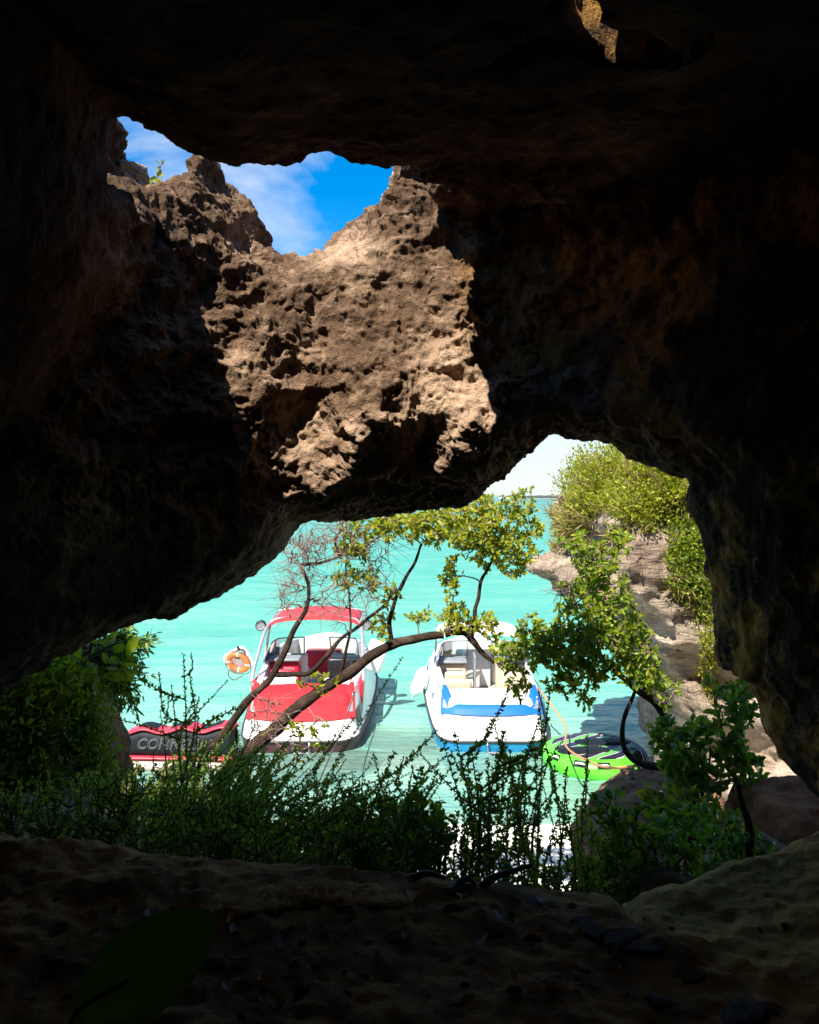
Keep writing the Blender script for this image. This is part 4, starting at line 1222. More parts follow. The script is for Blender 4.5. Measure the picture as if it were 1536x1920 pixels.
def hill_block(x0, x1, y0, y1, z0, z1, seed):
    h = 0.14
    gx_ = np.arange(x0 - 0.6, x1 + 0.6, h); gy_ = np.arange(y0 - 0.6, y1 + 0.6, h); gz_ = np.arange(z0 - 0.4, z1 + 0.6, h)
    X_, Y_, Z_ = np.meshgrid(gx_, gy_, gz_, indexing='ij')
    S_ = np.minimum(np.minimum(np.minimum(X_ - x0, x1 - X_), np.minimum(Y_ - y0, y1 - Y_)), np.minimum(Z_ - z0, z1 - Z_))
    p_ = np.stack([X_.ravel(), Y_.ravel(), Z_.ravel()], 1)
    S_ += (0.25 * fbm(p_ * 0.8, 3, seed)).reshape(S_.shape)
    S_[[0, -1]] = -1; S_[:, [0, -1]] = -1; S_[:, :, [0, -1]] = -1
    v_, f_ = surface_nets(S_, (gx_[0], gy_[0], gz_[0]), h)
    o = mesh_obj('shade_hill', v_, f_, M_BOULDER)
    return tag(o, 'unseen limestone hill added beside the cave to block sun', 'shade_hill', kind='structure')
hill_block(-9.0, -2.75, -3.5, 4.1, 1.6, 6.3, 91)  # out of view, added to keep sun off the left bank plants
hill_block(2.75, 9.0, -3.5, 3.2, 1.6, 6.3, 92)
crag, crag_bv = rock_body('sea_cliff', [(1000, 1064), (1012, 1050), (1062, 1040), (1075, 1010), (1050, 975), (1070, 930), (1130, 890), (1200, 880), (1290, 890), (1400, 900), (1560, 980), (1560, 1560), (1300, 1520),
    (1235, 1400), (1240, 1330), (1212, 1280), (1172, 1225), (1140, 1165), (1105, 1118), (1060, 1108), (1035, 1085)], 12.6, 2.3, M_CLIFF, 0.05, 5, 0.06, 0.17, 0.15,
    grooves=[(1190, 1200, 0.35, 0.4), (1240, 1225, 0.3, 0.5), (1290, 1250, 0.3, 0.4), (1250, 1330, 0.4, 0.6), (1300, 1360, 0.4, 0.5), (1160, 965, 0.2, 0.25)], strata=(0.8, 0.8, 1.4), fnoise=5.0)
tag(crag, 'grey limestone sea cliff with overhanging tip and shrubs on top', 'cliff')
bank, bank_bv = rock_body('rock_bank', [(-160, 1090), (60, 1185), (150, 1215), (172, 1255), (182, 1290), (186, 1335), (206, 1372), (214, 1420), (206, 1462), (222, 1500), (300, 1600), (300, 1750), (-160, 1750)], 5.7, 0.75, M_BOULDER, 0.04, 15, 0.30, 0.07, 0.04)
tag(bank, 'dark rock bank overgrown with leafy plants beside the lettered inflatable', 'rock')
b1_, b1_bv = rock_body('boulder', [(1078, 1580), (1092, 1545), (1128, 1502), (1185, 1466), (1250, 1452), (1330, 1460), (1390, 1560), (1400, 1720), (1100, 1720)], 7.4, 0.75, M_BOULDER, 0.03, 25, 0.45, 0.07, 0.08, strata=(1, 1, 1.5))
tag(b1_, 'weathered brown shore boulder with an orange rope laid over it', 'boulder')
b2_, _ = rock_body('boulder', [(1375, 1700), (1385, 1560), (1425, 1490), (1490, 1472), (1570, 1500), (1640, 1560), (1660, 1720)], 3.9, 0.5, rock_mat('red_brown_rock', (0.10, 0.04, 0.018), (0.33, 0.15, 0.07), (0.46, 0.24, 0.12), (0.34, 0.13, 0.05), 0.5, 1.6, 0.03), 0.022, 35, 0.7, 0.05, 0.05)
tag(b2_, 'smooth reddish brown boulder under the overhanging cave wall', 'boulder')
b3_, _ = rock_body('boulder', [(1395, 1720), (1400, 1600), (1440, 1570), (1490, 1600), (1500, 1720)], 3.3, 0.25, M_BOULDER, 0.02, 36, 1.2, 0.035, 0.02)
tag(b3_, 'small brown rock lying in front of the reddish boulder', 'boulder')
b4_, _ = rock_body('boulder', [(1180, 1860), (1190, 1690), (1230, 1650), (1290, 1640), (1330, 1670), (1350, 1860)], 2.75, 0.22, M_BOULDER, 0.018, 37, 1.4, 0.035, 0.02)
tag(b4_, 'small rough stone behind the notch in the cave floor', 'boulder')
b5_, _ = rock_body('boulder', [(222, 420), (226, 345), (223, 314), (245, 306), (272, 309), (274, 328), (262, 344), (280, 360), (296, 376), (302, 400), (302, 430)], 3.75, 0.16, M_CLIFF, 0.014, 38, 2.0, 0.018, 0.012)
tag(b5_, 'small knobbly rock perched on the skylight rim beside a sprig', 'boulder')
b6_, _ = rock_body('boulder', [(1225, 1500), (1235, 1405), (1290, 1390), (1330, 1415), (1350, 1510)], 9.2, 0.45, M_CLIFF, 0.04, 39, 0.8, 0.06, 0.04)
tag(b6_, 'pale brown rock between the cliff foot and the roped boulder', 'boulder')
# flat ochre ledge on the lip of the floor
G = []
top = [(430, 1697), (480, 1662), (560, 1643), (640, 1634), (700, 1640), (762, 1652)]
M_OCHRE = rock_mat('ochre_stone', (0.26, 0.13, 0.035), (0.55, 0.29, 0.085), (0.7, 0.42, 0.15), (0.2, 0.1, 0.03), 0.3, 2.0, 0.008)
lv = MB(); rr_ = []
for px_ in np.linspace(425, 770, 60):
    u = (px_ - 425) / 345.0
    X_ = (px_ - 768) / F * 1.97
    wdt = 0.075 * math.sin(math.pi * min(1, max(0.02, u))) ** 0.6 * (0.8 + 0.3 * math.sin(9 * u))
    hh = 0.016 * math.sin(math.pi * min(1, max(0.02, u))) ** 0.5
    yc0 = 1.93 - 0.10 * (1 - u) ** 2
    row = []
    for k, a_ in enumerate(np.linspace(0, 2 * math.pi, 27)[:-1]):
        ca, sa_ = math.cos(a_), math.sin(a_)
        q_ = (abs(ca) ** 4 + abs(sa_) ** 4) ** -0.25
        rj = 1 + 0.55 * float(gnoise(np.array([[px_ * 0.05, ca * 1.5, 2 + sa_]]), 8)[0]) + 0.35 * float(gnoise(np.array([[px_ * 0.17, ca * 4, 5 + sa_]]), 9)[0])
        xx = X_; yy = yc0 + wdt * ca * q_ * rj
        row.append((xx, yy, float(terrain(xx, yc0)) + 0.006 + hh * sa_ * q_ * rj + 0.01 * float(gnoise(np.array([[px_ * 0.11, yy * 60, 1]]), 10)[0])))
    rr_.append(row)
lv.grid(np.array(rr_), wrap=True, flip=True)
tag(lv.build('ledge_stone', M_OCHRE), 'long flat ochre stone along the lip of the cave floor', 'stone')

# ================================================================== PLANTS
def frames(d, rng):
    """orthonormal side / normal vectors for directions d, rolled at random about d"""
    d = d / (np.linalg.norm(d, axis=1)[:, None] + 1e-9)
    r = rng.normal(size=d.shape)
    s = np.cross(d, r); s /= np.linalg.norm(s, axis=1)[:, None] + 1e-9
    return d, s, np.cross(s, d)
LEAF_V = np.array([(0, 0, 0), (-0.19, 0.32, 0.045), (0, 0.34, -0.02), (0.19, 0.32, 0.045), (-0.22, 0.66, 0.05), (0, 0.68, -0.015), (0.22, 0.66, 0.05), (0, 1.0, 0.03)])
LEAF_F = np.array([(0, 2, 1, 1), (0, 3, 2, 2), (1, 2, 5, 4), (2, 3, 6, 5), (4, 5, 7, 7), (5, 6, 7, 7)])
BLADE_V = np.array([(-0.05, 0, 0), (0.05, 0, 0), (-0.055, 0.5, 0.02), (0.055, 0.5, 0.02), (0, 1, -0.04)])
BLADE_F = np.array([(0, 1, 3, 2), (2, 3, 4, 4)])
NUB_V = np.array([(0, 0, 0), (-0.28, 0.5, 0.06), (0.28, 0.5, 0.06), (0, 1, 0)])
NUB_F = np.array([(0, 2, 3, 1)])
def leaf_arrays(pos, d, size, rng, up_bias=0.0, tv=LEAF_V, tf=LEAF_F):
    d, s, n = frames(d, rng)
    if up_bias:
        # turn the blade so that it faces the sky
        upv = np.array([-0.22, -0.60, 0.8]); upv /= np.linalg.norm(upv)
        n2 = upv - d * (d @ upv)[:, None]; n2 /= np.linalg.norm(n2, axis=1)[:, None] + 1e-9
        n = n * (1 - up_bias) + n2 * up_bias; n -= d * np.sum(n * d, 1)[:, None]; n /= np.linalg.norm(n, axis=1)[:, None] + 1e-9
        s = np.cross(d, n)
    v = pos[:, None, :] + size[:, None, None] * (tv[None, :, 0:1] * s[:, None, :] + tv[None, :, 1:2] * d[:, None, :] + tv[None, :, 2:3] * n[:, None, :])
    k = len(tv)
    f = tf[None] + (np.arange(len(pos)) * k)[:, None, None]
    return v.reshape(-1, 3), f.reshape(-1, 4), (d, s, n)
def leaves_obj(name, v, f, mat, parent, org, kind='stuff'):
    me = bpy.data.meshes.new(name)
    f = np.asarray(f); dup = f[:, 2] == f[:, 3]
    n = np.where(dup, 3, 4)
    keep = np.ones(f.shape, bool); keep[dup, 3] = False
    loops = f[keep]
    me.vertices.add(len(v)); me.vertices.foreach_set('co', (v - np.asarray(org)).astype(np.float32).ravel())
    me.loops.add(len(loops)); me.loops.foreach_set('vertex_index', loops.astype(np.int32))
    me.polygons.add(len(f)); me.polygons.foreach_set('loop_start', np.concatenate([[0], np.cumsum(n)[:-1]]).astype(np.int32))
    me.update(calc_edges=True)
    me.polygons.foreach_set('use_smooth', np.ones(len(f), bool))
    me.materials.append(mat)
    o = bpy.data.objects.new(name, me); COL.objects.link(o); o.parent = parent
    if kind: o['kind'] = kind
    return o
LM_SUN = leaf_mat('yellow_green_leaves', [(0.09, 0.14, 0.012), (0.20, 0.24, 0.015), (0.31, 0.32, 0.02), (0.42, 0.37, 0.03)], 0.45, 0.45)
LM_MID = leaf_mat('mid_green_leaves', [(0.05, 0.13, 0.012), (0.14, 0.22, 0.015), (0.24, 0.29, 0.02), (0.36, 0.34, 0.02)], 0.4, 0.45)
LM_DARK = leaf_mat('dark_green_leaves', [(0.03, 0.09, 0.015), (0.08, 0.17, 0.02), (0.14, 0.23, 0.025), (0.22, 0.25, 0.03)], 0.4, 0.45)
LM_NEEDLE = leaf_mat('shrub_needles', [(0.06, 0.14, 0.05), (0.14, 0.24, 0.06), (0.24, 0.30, 0.06), (0.34, 0.27, 0.08)], 0.5, 0.6)
LM_DRY = leaf_mat('dry_grass', [(0.16, 0.12, 0.05), (0.30, 0.23, 0.09), (0.40, 0.32, 0.14), (0.30, 0.16, 0.09)], 0.7, 0.3, 0.2)
M_BARK = rock_mat('grey_brown_bark', (0.018, 0.011, 0.008), (0.07, 0.045, 0.032), (0.18, 0.125, 0.095), (0.05, 0.025, 0.015), 0.5, 3.2, 0.04)
M_TWIG = plain('pale_twigs', (0.20, 0.13, 0.11), 0.8, var=0.35, scale=5)
M_STEM = plain('dark_stems', (0.10, 0.085, 0.055), 0.8, var=0.4, scale=9)

def limb(pts, r0, r1, seed=0, n=9, wob=0.03):
    q = spline(pts, n)
    t = np.linspace(0, 1, len(q))
    q = q + wob * np.stack([gnoise(q * 5 + seed, 1), gnoise(q * 5 + seed, 2), gnoise(q * 5 + seed, 3)], 1)
    r = r0 + (r1 - r0) * t
    r = r * (1 + 0.25 * gnoise(q * 9 + seed, 4))
    return q, r

def grow_tree(name, label, cat, limbs, clusters, leafm, rng, org, leaf_size=(0.034, 0.064), group=None, singles=150, twig_r=0.0055, ros=(4, 8), fill=1.0):
    root = empty(name, org); tag(root, label, cat, group)
    org = np.asarray(org, float)
    nodes = []; tm = MB()
    for i, (pts, r0, r1) in enumerate(limbs):
        q, r = limb(pts, r0, r1, i)
        if i == 0:
            MB().tube(q - org, r, 9).build('trunk', M_BARK, root)
        else:
            MB().tube(q - org, r, 7).build('limb', M_BARK, root)
        nodes.append(q)
    N = np.vstack(nodes)
    tg = []; leafy = []
    for (px_, py_, Y_, rx, ry, rd, n, lf) in clusters:
        n = int(n * fill)
        c = P(px_, py_, Y_); sc_ = Y_ / F
        u = rng.normal(size=(n, 3)); u /= np.linalg.norm(u, axis=1)[:, None]; u *= rng.random((n, 1)) ** 0.45
        tg.append(c + u * np.array([rx * sc_, rd, ry * sc_])); leafy += [lf] * n
    T = np.vstack(tg); leafy = np.array(leafy)
    d0 = np.min(np.linalg.norm(T[:, None] - N[None, ::3], axis=2), axis=1)
    order = np.argsort(d0)
    pool = N.copy()
    LP, LD, LS = [], [], []
    for i in order:
        t = T[i]
        dd = np.linalg.norm(pool - t, axis=1)
        # prefer joining from below / behind
        a = pool[np.argmin(dd + 0.25 * np.maximum(0, pool[:, 2] - t[2]))]
        L = np.linalg.norm(t - a)
        if L < 0.01: continue
        mid1 = a + (t - a) * 0.35 + rng.normal(size=3) * 0.07 * L + np.array([0, 0, 0.08 * L])
        mid2 = a + (t - a) * 0.7 + rng.normal(size=3) * 0.07 * L + np.array([0, 0, 0.06 * L])
        path = spline([a, mid1, mid2, t], 3)
        rr = np.linspace(min(0.02, twig_r + 0.012 * L), twig_r * 0.45, len(path))
        tm.tube(path - org, rr, 4, cap=False)
        pool = np.vstack([pool, path[3:]])
        dirn = t - mid2; dirn /= np.linalg.norm(dirn) + 1e-9
        if leafy[i] < 0:        # bare: fork into fine twigs
            for _ in range(3):
                e = t + (dirn * 0.5 + rng.normal(size=3) * 0.6) * rng.uniform(0.08, 0.22)
                m_ = (t + e) / 2 + rng.normal(size=3) * 0.015
                tm.tube(np.array([t, m_, e]) - org, [twig_r * 0.45, twig_r * 0.35, twig_r * 0.2], 3, cap=False)
            continue
        if rng.random() > leafy[i]: continue
        for at, w in ((t, 1.0), (path[-4], 0.6)):
            k = rng.integers(*ros)
            k = max(2, int(k * w))
            dv = dirn * 0.55 + rng.normal(size=(k, 3)) * 0.75 + np.array([0, 0, 0.15])
            LP.append(np.repeat(at[None], k, 0) + rng.normal(size=(k, 3)) * 0.008); LD.append(dv); LS.append(rng.uniform(*leaf_size, size=k))
    tw_ = tm.build('twigs', M_TWIG, root); tw_['kind'] = 'stuff'
    if LP:
        LP = np.vstack(LP); LD = np.vstack(LD); LS = np.concatenate(LS)
        near_ = np.argsort(-LS / LP[:, 1] + 0.004 * rng.random(len(LS)))
        one = near_[:singles]; rest = near_[singles:]
        v_, f_, _ = leaf_arrays(LP[rest], LD[rest], LS[rest], rng, 0.55)
        leaves_obj('foliage', v_, f_, leafm, root, org)
        base = bpy.data.meshes.new('leaf')
        base.from_pydata(LEAF_V.tolist(), [], [tuple(dict.fromkeys(q)) for q in LEAF_F.tolist()])
        base.polygons.foreach_set('use_smooth', [True] * len(base.polygons))
        base.materials.append(leafm)
        _, _, (d_, s_, n_) = leaf_arrays(LP[one], LD[one], LS[one], rng, 0.55)
        for k, i in enumerate(one):
            o = bpy.data.objects.new('leaf', base); COL.objects.link(o); o.parent = root
            z_ = LS[i]
            o.matrix_local = Matrix(((s_[k][0] * z_, d_[k][0] * z_, n_[k][0] * z_, LP[i][0] - org[0]), (s_[k][1] * z_, d_[k][1] * z_, n_[k][1] * z_, LP[i][1] - org[1]),
                                     (s_[k][2] * z_, d_[k][2] * z_, n_[k][2] * z_, LP[i][2] - org[2]), (0, 0, 0, 1)))
    return root
def PP(seq, Y): return [P(a[0], a[1], Y if len(a) < 3 else a[2]) for a in seq]
R1 = np.random.default_rng(11)
TY = 6.8
root_p = np.array([P(385, 1490, TY)[0], TY, 0]); root_p[2] = float(terrain(root_p[0], TY)) - 0.05
main = [
    ([root_p, *PP([(430, 1445), (505, 1375), (560, 1325), (620, 1285), (670, 1250), (720, 1216), (780, 1197), (832, 1188)], TY)], 0.066, 0.032),
    (PP([(832, 1188), (868, 1184), (890, 1205), (905, 1225), (930, 1243)], TY), 0.042, 0.016),
    ([root_p + [-0.1, -0.05, 0], *PP([(385, 1420), (425, 1368), (470, 1310), (512, 1264), (535, 1215), (556, 1172), (577, 1130), (574, 1085), (566, 1060)], TY - 0.1)], 0.040, 0.012),
    (PP([(512, 1264), (545, 1266), (582, 1262), (612, 1230), (640, 1196), (680, 1168), (715, 1140), (745, 1105)], TY - 0.1), 0.026, 0.009),
    (PP([(640, 1270), (650, 1225), (657, 1180), (655, 1120), (650, 1050)], TY + 0.1), 0.016, 0.006),
    (PP([(735, 1212), (733, 1180), (735, 1150), (752, 1100), (775, 1060), (790, 1020)], TY), 0.024, 0.010),
    (PP([(885, 1195), (890, 1150), (898, 1110), (910, 1075), (925, 1040), (940, 1000)], TY), 0.020, 0.008),
    (PP([(566, 1060), (600, 1055), (640, 1045), (690, 1020), (740, 985), (800, 960)], TY), 0.014, 0.007),
    (PP([(640, 1045), (628, 1010), (650, 990)], TY), 0.012, 0.006)]
cl_main = [  # px, py, Y, radius px x, radius px y, depth m, count, leaf chance (<0 bare)
    (740, 985, TY, 110, 38, 0.40, 85, 0.95), (850, 985, TY, 90, 45, 0.4, 80, 0.95), (925, 1000, TY, 70, 75, 0.35, 95, 0.95), (960, 1040, TY, 50, 45, 0.3, 38, 0.95), (975, 945, TY, 30, 45, 0.2, 10, 0.9), (900, 955, TY, 30, 40, 0.2, 16, 0.9),
    (660, 1030, TY, 40, 30, 0.25, 22, 0.85), (640, 1010, TY, 45, 40, 0.3, 24, -1), (575, 1040, TY, 50, 55, 0.3, 46, -1), (555, 1110, TY, 40, 50, 0.25, 22, -1), (640, 1120, TY, 55, 60, 0.3, 26, -1), (700, 1080, TY, 40, 45, 0.3, 18, -1),
    (650, 1085, TY, 26, 20, 0.2, 9, 0.9), (690, 1090, TY, 30, 26, 0.2, 12, 0.9), (720, 1172, TY, 26, 30, 0.2, 10, 0.9), (735, 1120, TY, 20, 30, 0.2, 8, 0.9), (845, 1090, TY, 18, 55, 0.2, 16, 0.9),
    (785, 1155, TY, 22, 18, 0.15, 6, 0.95), (860, 1165, TY, 42, 30, 0.25, 26, 0.95), (905, 1170, TY, 30, 20, 0.2, 12, 0.9), (930, 1210, TY, 20, 30, 0.2, 8, 0.9), (600, 1280, TY, 40, 20, 0.15, 7, 0.8), (660, 1020, TY, 90, 40, 0.4, 24, -1), (1000, 990, TY, 20, 18, .15, 6, .95),
    (560, 1380, TY - .3, 70, 40, 0.3, 22, 0.35), (500, 1350, TY - .3, 40, 40, 0.3, 18, -1)]
grow_tree('leaning_tree', 'leaning shoreline tree with crooked trunk, bare twigs and yellow-green crown', 'tree', main, cl_main, LM_SUN, R1, root_p, singles=250, fill=1.9)
RYY = 6.4
rp2 = np.array([P(1300, 1500, RYY)[0], RYY, 0]); rp2[2] = float(terrain(rp2[0], RYY)) - 0.05
right = [
    ([rp2, *PP([(1300, 1470), (1275, 1390), (1245, 1338), (1205, 1300), (1165, 1268), (1120, 1225), (1080, 1180)], RYY)], 0.045, 0.014),
    (PP([(1290, 1428), (1230, 1440), (1192, 1425), (1172, 1400), (1168, 1365), (1178, 1330), (1190, 1300)], RYY), 0.034, 0.013),
    (PP([(1165, 1268), (1150, 1200), (1140, 1130), (1120, 1070), (1105, 1030)], RYY), 0.018, 0.007),
    (PP([(1205, 1300), (1230, 1250), (1210, 1200)], RYY), 0.014, 0.006),
    (PP([(1120, 1225), (1060, 1215), (1020, 1190), (985, 1180)], RYY), 0.013, 0.005)]
cl_right = [
    (1120, 1150, RYY, 75, 95, 0.45, 170, 0.95), (1170, 1210, RYY, 60, 60, 0.4, 90, 0.95), (1060, 1210, RYY, 60, 45, 0.4, 80, 0.95), (1000, 1195, RYY, 50, 40, 0.3, 44, 0.95), (965, 1235, RYY, 35, 35, 0.25, 24, 0.95), (975, 1290, RYY, 22, 26, 0.2, 10, 0.9),
    (1120, 1060, RYY, 45, 45, 0.3, 46, 0.95), (1090, 1020, RYY, 40, 25, 0.3, 22, 0.95), (1160, 1020, RYY, 25, 20, 0.25, 12, 0.9), (1090, 1255, RYY, 55, 40, 0.35, 50, 0.95), (1050, 1285, RYY, 30, 25, 0.3, 14, 0.9), (1200, 1260, RYY, 40, 35, 0.3, 34, 0.9),
    (1105, 1315, RYY - 0.3, 28, 22, 0.15, 6, 0.95), (1240, 1290, RYY, 40, 30, 0.3, 22, 0.85), (1010, 1240, RYY, 25, 30, 0.2, 14, 0.9), (1060, 1110, RYY, 22, 20, .2, 10, -1)]
grow_tree('shore_tree', 'dense leafy tree growing from the shore rocks in front of the sea cliff', 'tree', right, cl_right, LM_MID, np.random.default_rng(12), rp2, singles=250, fill=1.45)

# shaded broad-leaved shrubs on the right-hand slope and the floor edge
def leafy_shrub(label, base_px, Y, tops, n, seed, mat=LM_DARK, size=(0.025, 0.045), group=None, tw=0.003, dep=0.25):
    rng = np.random.default_rng(seed)
    bx = (base_px - 768) / F * Y; org = np.array([bx, Y, float(terrain(bx, Y)) - 0.03])
    lim = []; cl = []
    for (px_, py_, rx, ry) in tops:
        t = P(px_, py_, Y)
        lim.append(([org + rng.normal(size=3) * 0.01, org + (t - org) * 0.5 + rng.normal(size=3) * 0.04, t], 0.014, 0.005))
        cl.append((px_, py_, Y, rx, ry, dep, n, 0.95))
    return grow_tree('shrub', label, 'shrub', lim, cl, mat, rng, org, size, group, singles=0, twig_r=tw, ros=(6, 10))
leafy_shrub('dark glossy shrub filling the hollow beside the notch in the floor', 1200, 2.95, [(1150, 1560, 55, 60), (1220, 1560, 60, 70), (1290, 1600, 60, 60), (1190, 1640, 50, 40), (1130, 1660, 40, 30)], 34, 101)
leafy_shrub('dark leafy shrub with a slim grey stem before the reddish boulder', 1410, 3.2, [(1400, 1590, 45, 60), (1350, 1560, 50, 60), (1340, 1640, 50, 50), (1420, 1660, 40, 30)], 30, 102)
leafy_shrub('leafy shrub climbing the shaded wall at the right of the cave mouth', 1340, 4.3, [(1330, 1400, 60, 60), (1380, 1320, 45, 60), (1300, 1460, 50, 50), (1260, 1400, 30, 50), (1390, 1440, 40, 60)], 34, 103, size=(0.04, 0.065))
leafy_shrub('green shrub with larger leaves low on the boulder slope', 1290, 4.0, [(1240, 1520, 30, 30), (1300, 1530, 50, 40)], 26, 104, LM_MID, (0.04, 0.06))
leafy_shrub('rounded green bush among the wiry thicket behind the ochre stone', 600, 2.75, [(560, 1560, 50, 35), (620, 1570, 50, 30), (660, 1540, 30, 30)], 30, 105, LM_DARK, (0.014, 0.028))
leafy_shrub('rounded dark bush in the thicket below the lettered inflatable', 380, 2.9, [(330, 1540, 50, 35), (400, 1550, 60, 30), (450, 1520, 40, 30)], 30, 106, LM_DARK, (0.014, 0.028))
leafy_shrub('bright narrow-leaved bush left of the tall spiky clump', 760, 2.65, [(740, 1560, 30, 40), (790, 1565, 35, 35), (825, 1550, 12, 30)], 26, 107, LM_MID, (0.018, 0.034))
# slim bare trunk in the right-hand shrubbery
q, r = limb([np.array([P(1415, 1690, 3.1)[0], 3.1, float(terrain(P(1415, 1690, 3.1)[0], 3.1)) - 0.03]), *PP([(1412, 1640), (1408, 1560), (1395, 1510), (1385, 1470)], 3.1)], 0.022, 0.010)
tag(MB().tube(q, r, 7).build('bare_sapling', M_BARK), 'slim grey bare sapling stem among the shrubs by the reddish boulder', 'sapling')

# ---------------------------------------------------------------- beaded-stem shrubs along the lip of the cave
def spike_shrub(label, px0, Y, stems, seed, group='spiky shrubs along the lip of the cave floor', leaf=(0.011, 0.019), mat=LM_NEEDLE, side=0.35, gap=0.0085, lean=0.0):
    """stems: list of (px, py) tips"""
    rng = np.random.default_rng(seed)
    bx = (px0 - 768) / F * Y; org = np.array([bx, Y, float(terrain(bx, Y)) - 0.02])
    root = empty('spiky_shrub', org); tag(root, label, 'shrub', group)
    LP, LD, LS = [], [], []
    for (tx_, ty_) in stems:
        t = P(tx_, ty_, Y + rng.uniform(-0.25, 0.25))
        a = org + rng.normal(size=3) * np.array([0.05, 0.05, 0.0])
        L = np.linalg.norm(t - a)
        k1 = a + (t - a) * 0.4 + np.array([(t[0] - a[0]) * 0.15 + lean * L * 0.3, rng.normal() * 0.05, 0]) + rng.normal(size=3) * 0.035 * L
        k2 = a + (t - a) * 0.75 + np.array([(t[0] - a[0]) * 0.12, rng.normal() * 0.04, 0.0]) + rng.normal(size=3) * 0.03 * L
        st = spline([a, k1, k2, t], 7)
        rr = np.linspace(0.0055, 0.0014, len(st))
        mb = MB(); mb.tube(st - org, rr, 5)
        paths = [st]
        nb_ = int(rng.poisson(side * 16))
        for _ in range(nb_):
            i = rng.integers(len(st) // 4, len(st) - 2); s0 = st[i]
            out = rng.normal(size=3) * np.array([1, 1, 0.15]); out /= np.linalg.norm(out)
            l2 = L * rng.uniform(0.12, 0.34)
            e = s0 + out * l2 * rng.uniform(0.25, 0.9) + np.array([lean * l2 * 1.4, 0, l2 * rng.uniform(0.25, 0.95)])
            m_ = s0 + out * l2 * 0.32 + np.array([0, 0, 0.18 * l2])
            b_ = spline([s0, m_, e], 6)
            mb.tube(b_ - org, np.linspace(0.0035, 0.0012, len(b_)), 4, cap=False); paths.append(b_)
        mb.build('stem', M_STEM, root)
        for pth in paths:
            seg = np.linalg.norm(np.diff(pth, axis=0), axis=1); cum = np.concatenate([[0], np.cumsum(seg)])
            s_ = np.arange(0.02, cum[-1], gap)
            ps = np.stack([np.interp(s_, cum, pth[:, j]) for j in range(3)], 1)
            tn = np.gradient(ps, axis=0) if len(ps) > 1 else np.array([[0, 0, 1.0]])
            tn /= np.linalg.norm(tn, axis=1)[:, None] + 1e-9
            for _ in range(3):
                dv = tn * 0.55 + rng.normal(size=ps.shape) * 0.75
                LP.append(ps); LD.append(dv); LS.append(rng.uniform(*leaf, size=len(ps)) * (0.6 + 0.8 * rng.random()) * np.linspace(1.2, 0.75, len(ps)))
    LP = np.vstack(LP); LD = np.vstack(LD); LS = np.concatenate(LS)
    v_, f_, _ = leaf_arrays(LP, LD, LS, rng, 0.0, NUB_V, NUB_F)
    leaves_obj('foliage', v_, f_, mat, root, org)
    return root
def tips(x0, x1, y0, y1, n, seed):
    r = np.random.default_rng(seed)
    return [(x0 + (x1 - x0) * (i + r.uniform(0.1, 0.9)) / n, r.uniform(y0, y1)) for i in range(n)]
spike_shrub('sparse tall sprig rising in front of the lettered inflatable', 340, 3.5, [(300, 1330), (322, 1290), (344, 1228), (356, 1262), (366, 1300), (372, 1340)], 201, side=0.15)
spike_shrub('dense dark shrub under the lettered inflatable', 300, 3.3, tips(215, 400, 1450, 1540, 15, 1), 202, side=0.6, gap=0.011, lean=0.1)
spike_shrub('dense dark shrub around the foot of the leaning tree', 440, 3.1, tips(360, 560, 1440, 1540, 16, 2), 203, side=0.6, gap=0.011, lean=0.3)
spike_shrub('dense wiry shrub below the stern of the boat with red canopy', 560, 2.9, tips(500, 690, 1460, 1560, 15, 3), 204, side=0.6, gap=0.011, lean=0.35)
spike_shrub('wiry shrub with long branches arching over the shallow water', 670, 2.8, [(700, 1412), (730, 1450), (775, 1436), (768, 1468), (690, 1470), (745, 1500), (660, 1450), (640, 1480), (720, 1520), (700, 1500), (670, 1520)], 205, side=0.4, lean=0.2)
spike_shrub('short green shrub left of the tall spiky clump', 780, 2.6, tips(710, 835, 1520, 1600, 9, 4), 206, side=0.5, leaf=(0.016, 0.032), mat=LM_DARK)
spike_shrub('tall spiky clump before the stern with the blue band', 890, 2.75, [(845, 1408), (852, 1372), (885, 1410), (900, 1450), (870, 1480), (925, 1440), (945, 1395), (915, 1420), (860, 1520), (880, 1540), (935, 1500), (905, 1500)], 207, side=0.24, leaf=(0.012, 0.020))
spike_shrub('tallest spiky clump between the boat with blue stern and the green disc', 985, 2.75, [(965, 1420), (1000, 1385), (1012, 1345), (1020, 1370), (985, 1410), (1036, 1440), (1052, 1470), (1062, 1500), (975, 1470), (1030, 1420), (1015, 1460), (1045, 1540), (990, 1520)], 208, side=0.26, leaf=(0.012, 0.020))
spike_shrub('lone thin sprig before the green disc', 1100, 2.9, [(1062, 1440), (1103, 1425), (1080, 1500), (1110, 1540)], 209, side=0.1)
spike_shrub('low tangled shrub on the edge of the cave floor behind dead leaves', 930, 2.45, tips(850, 1010, 1560, 1640, 8, 6), 210, side=0.35)
spike_shrub('low tangled shrub at the notch of the cave floor', 1060, 2.5, tips(1000, 1130, 1560, 1670, 8, 7), 211, side=0.25, leaf=(0.014, 0.024))
spike_shrub('low dark thicket at the lip of the floor below the rock bank', 120, 2.7, tips(-20, 260, 1450, 1560, 30, 8), 212, side=0.6, gap=0.011)
spike_shrub('low dark thicket at the lip of the floor below the lettered inflatable', 330, 2.6, tips(230, 450, 1500, 1580, 16, 18), 215, side=0.6, gap=0.011)
spike_shrub('low dark thicket at the lip of the floor behind the ochre stone', 520, 2.5, tips(400, 660, 1510, 1610, 18, 9), 213, side=0.6, gap=0.011, lean=0.2)
spike_shrub('green low shrub behind the end of the ochre stone', 710, 2.35, tips(640, 790, 1550, 1625, 12, 10), 214, side=0.5, leaf=(0.014, 0.028), mat=LM_DARK)
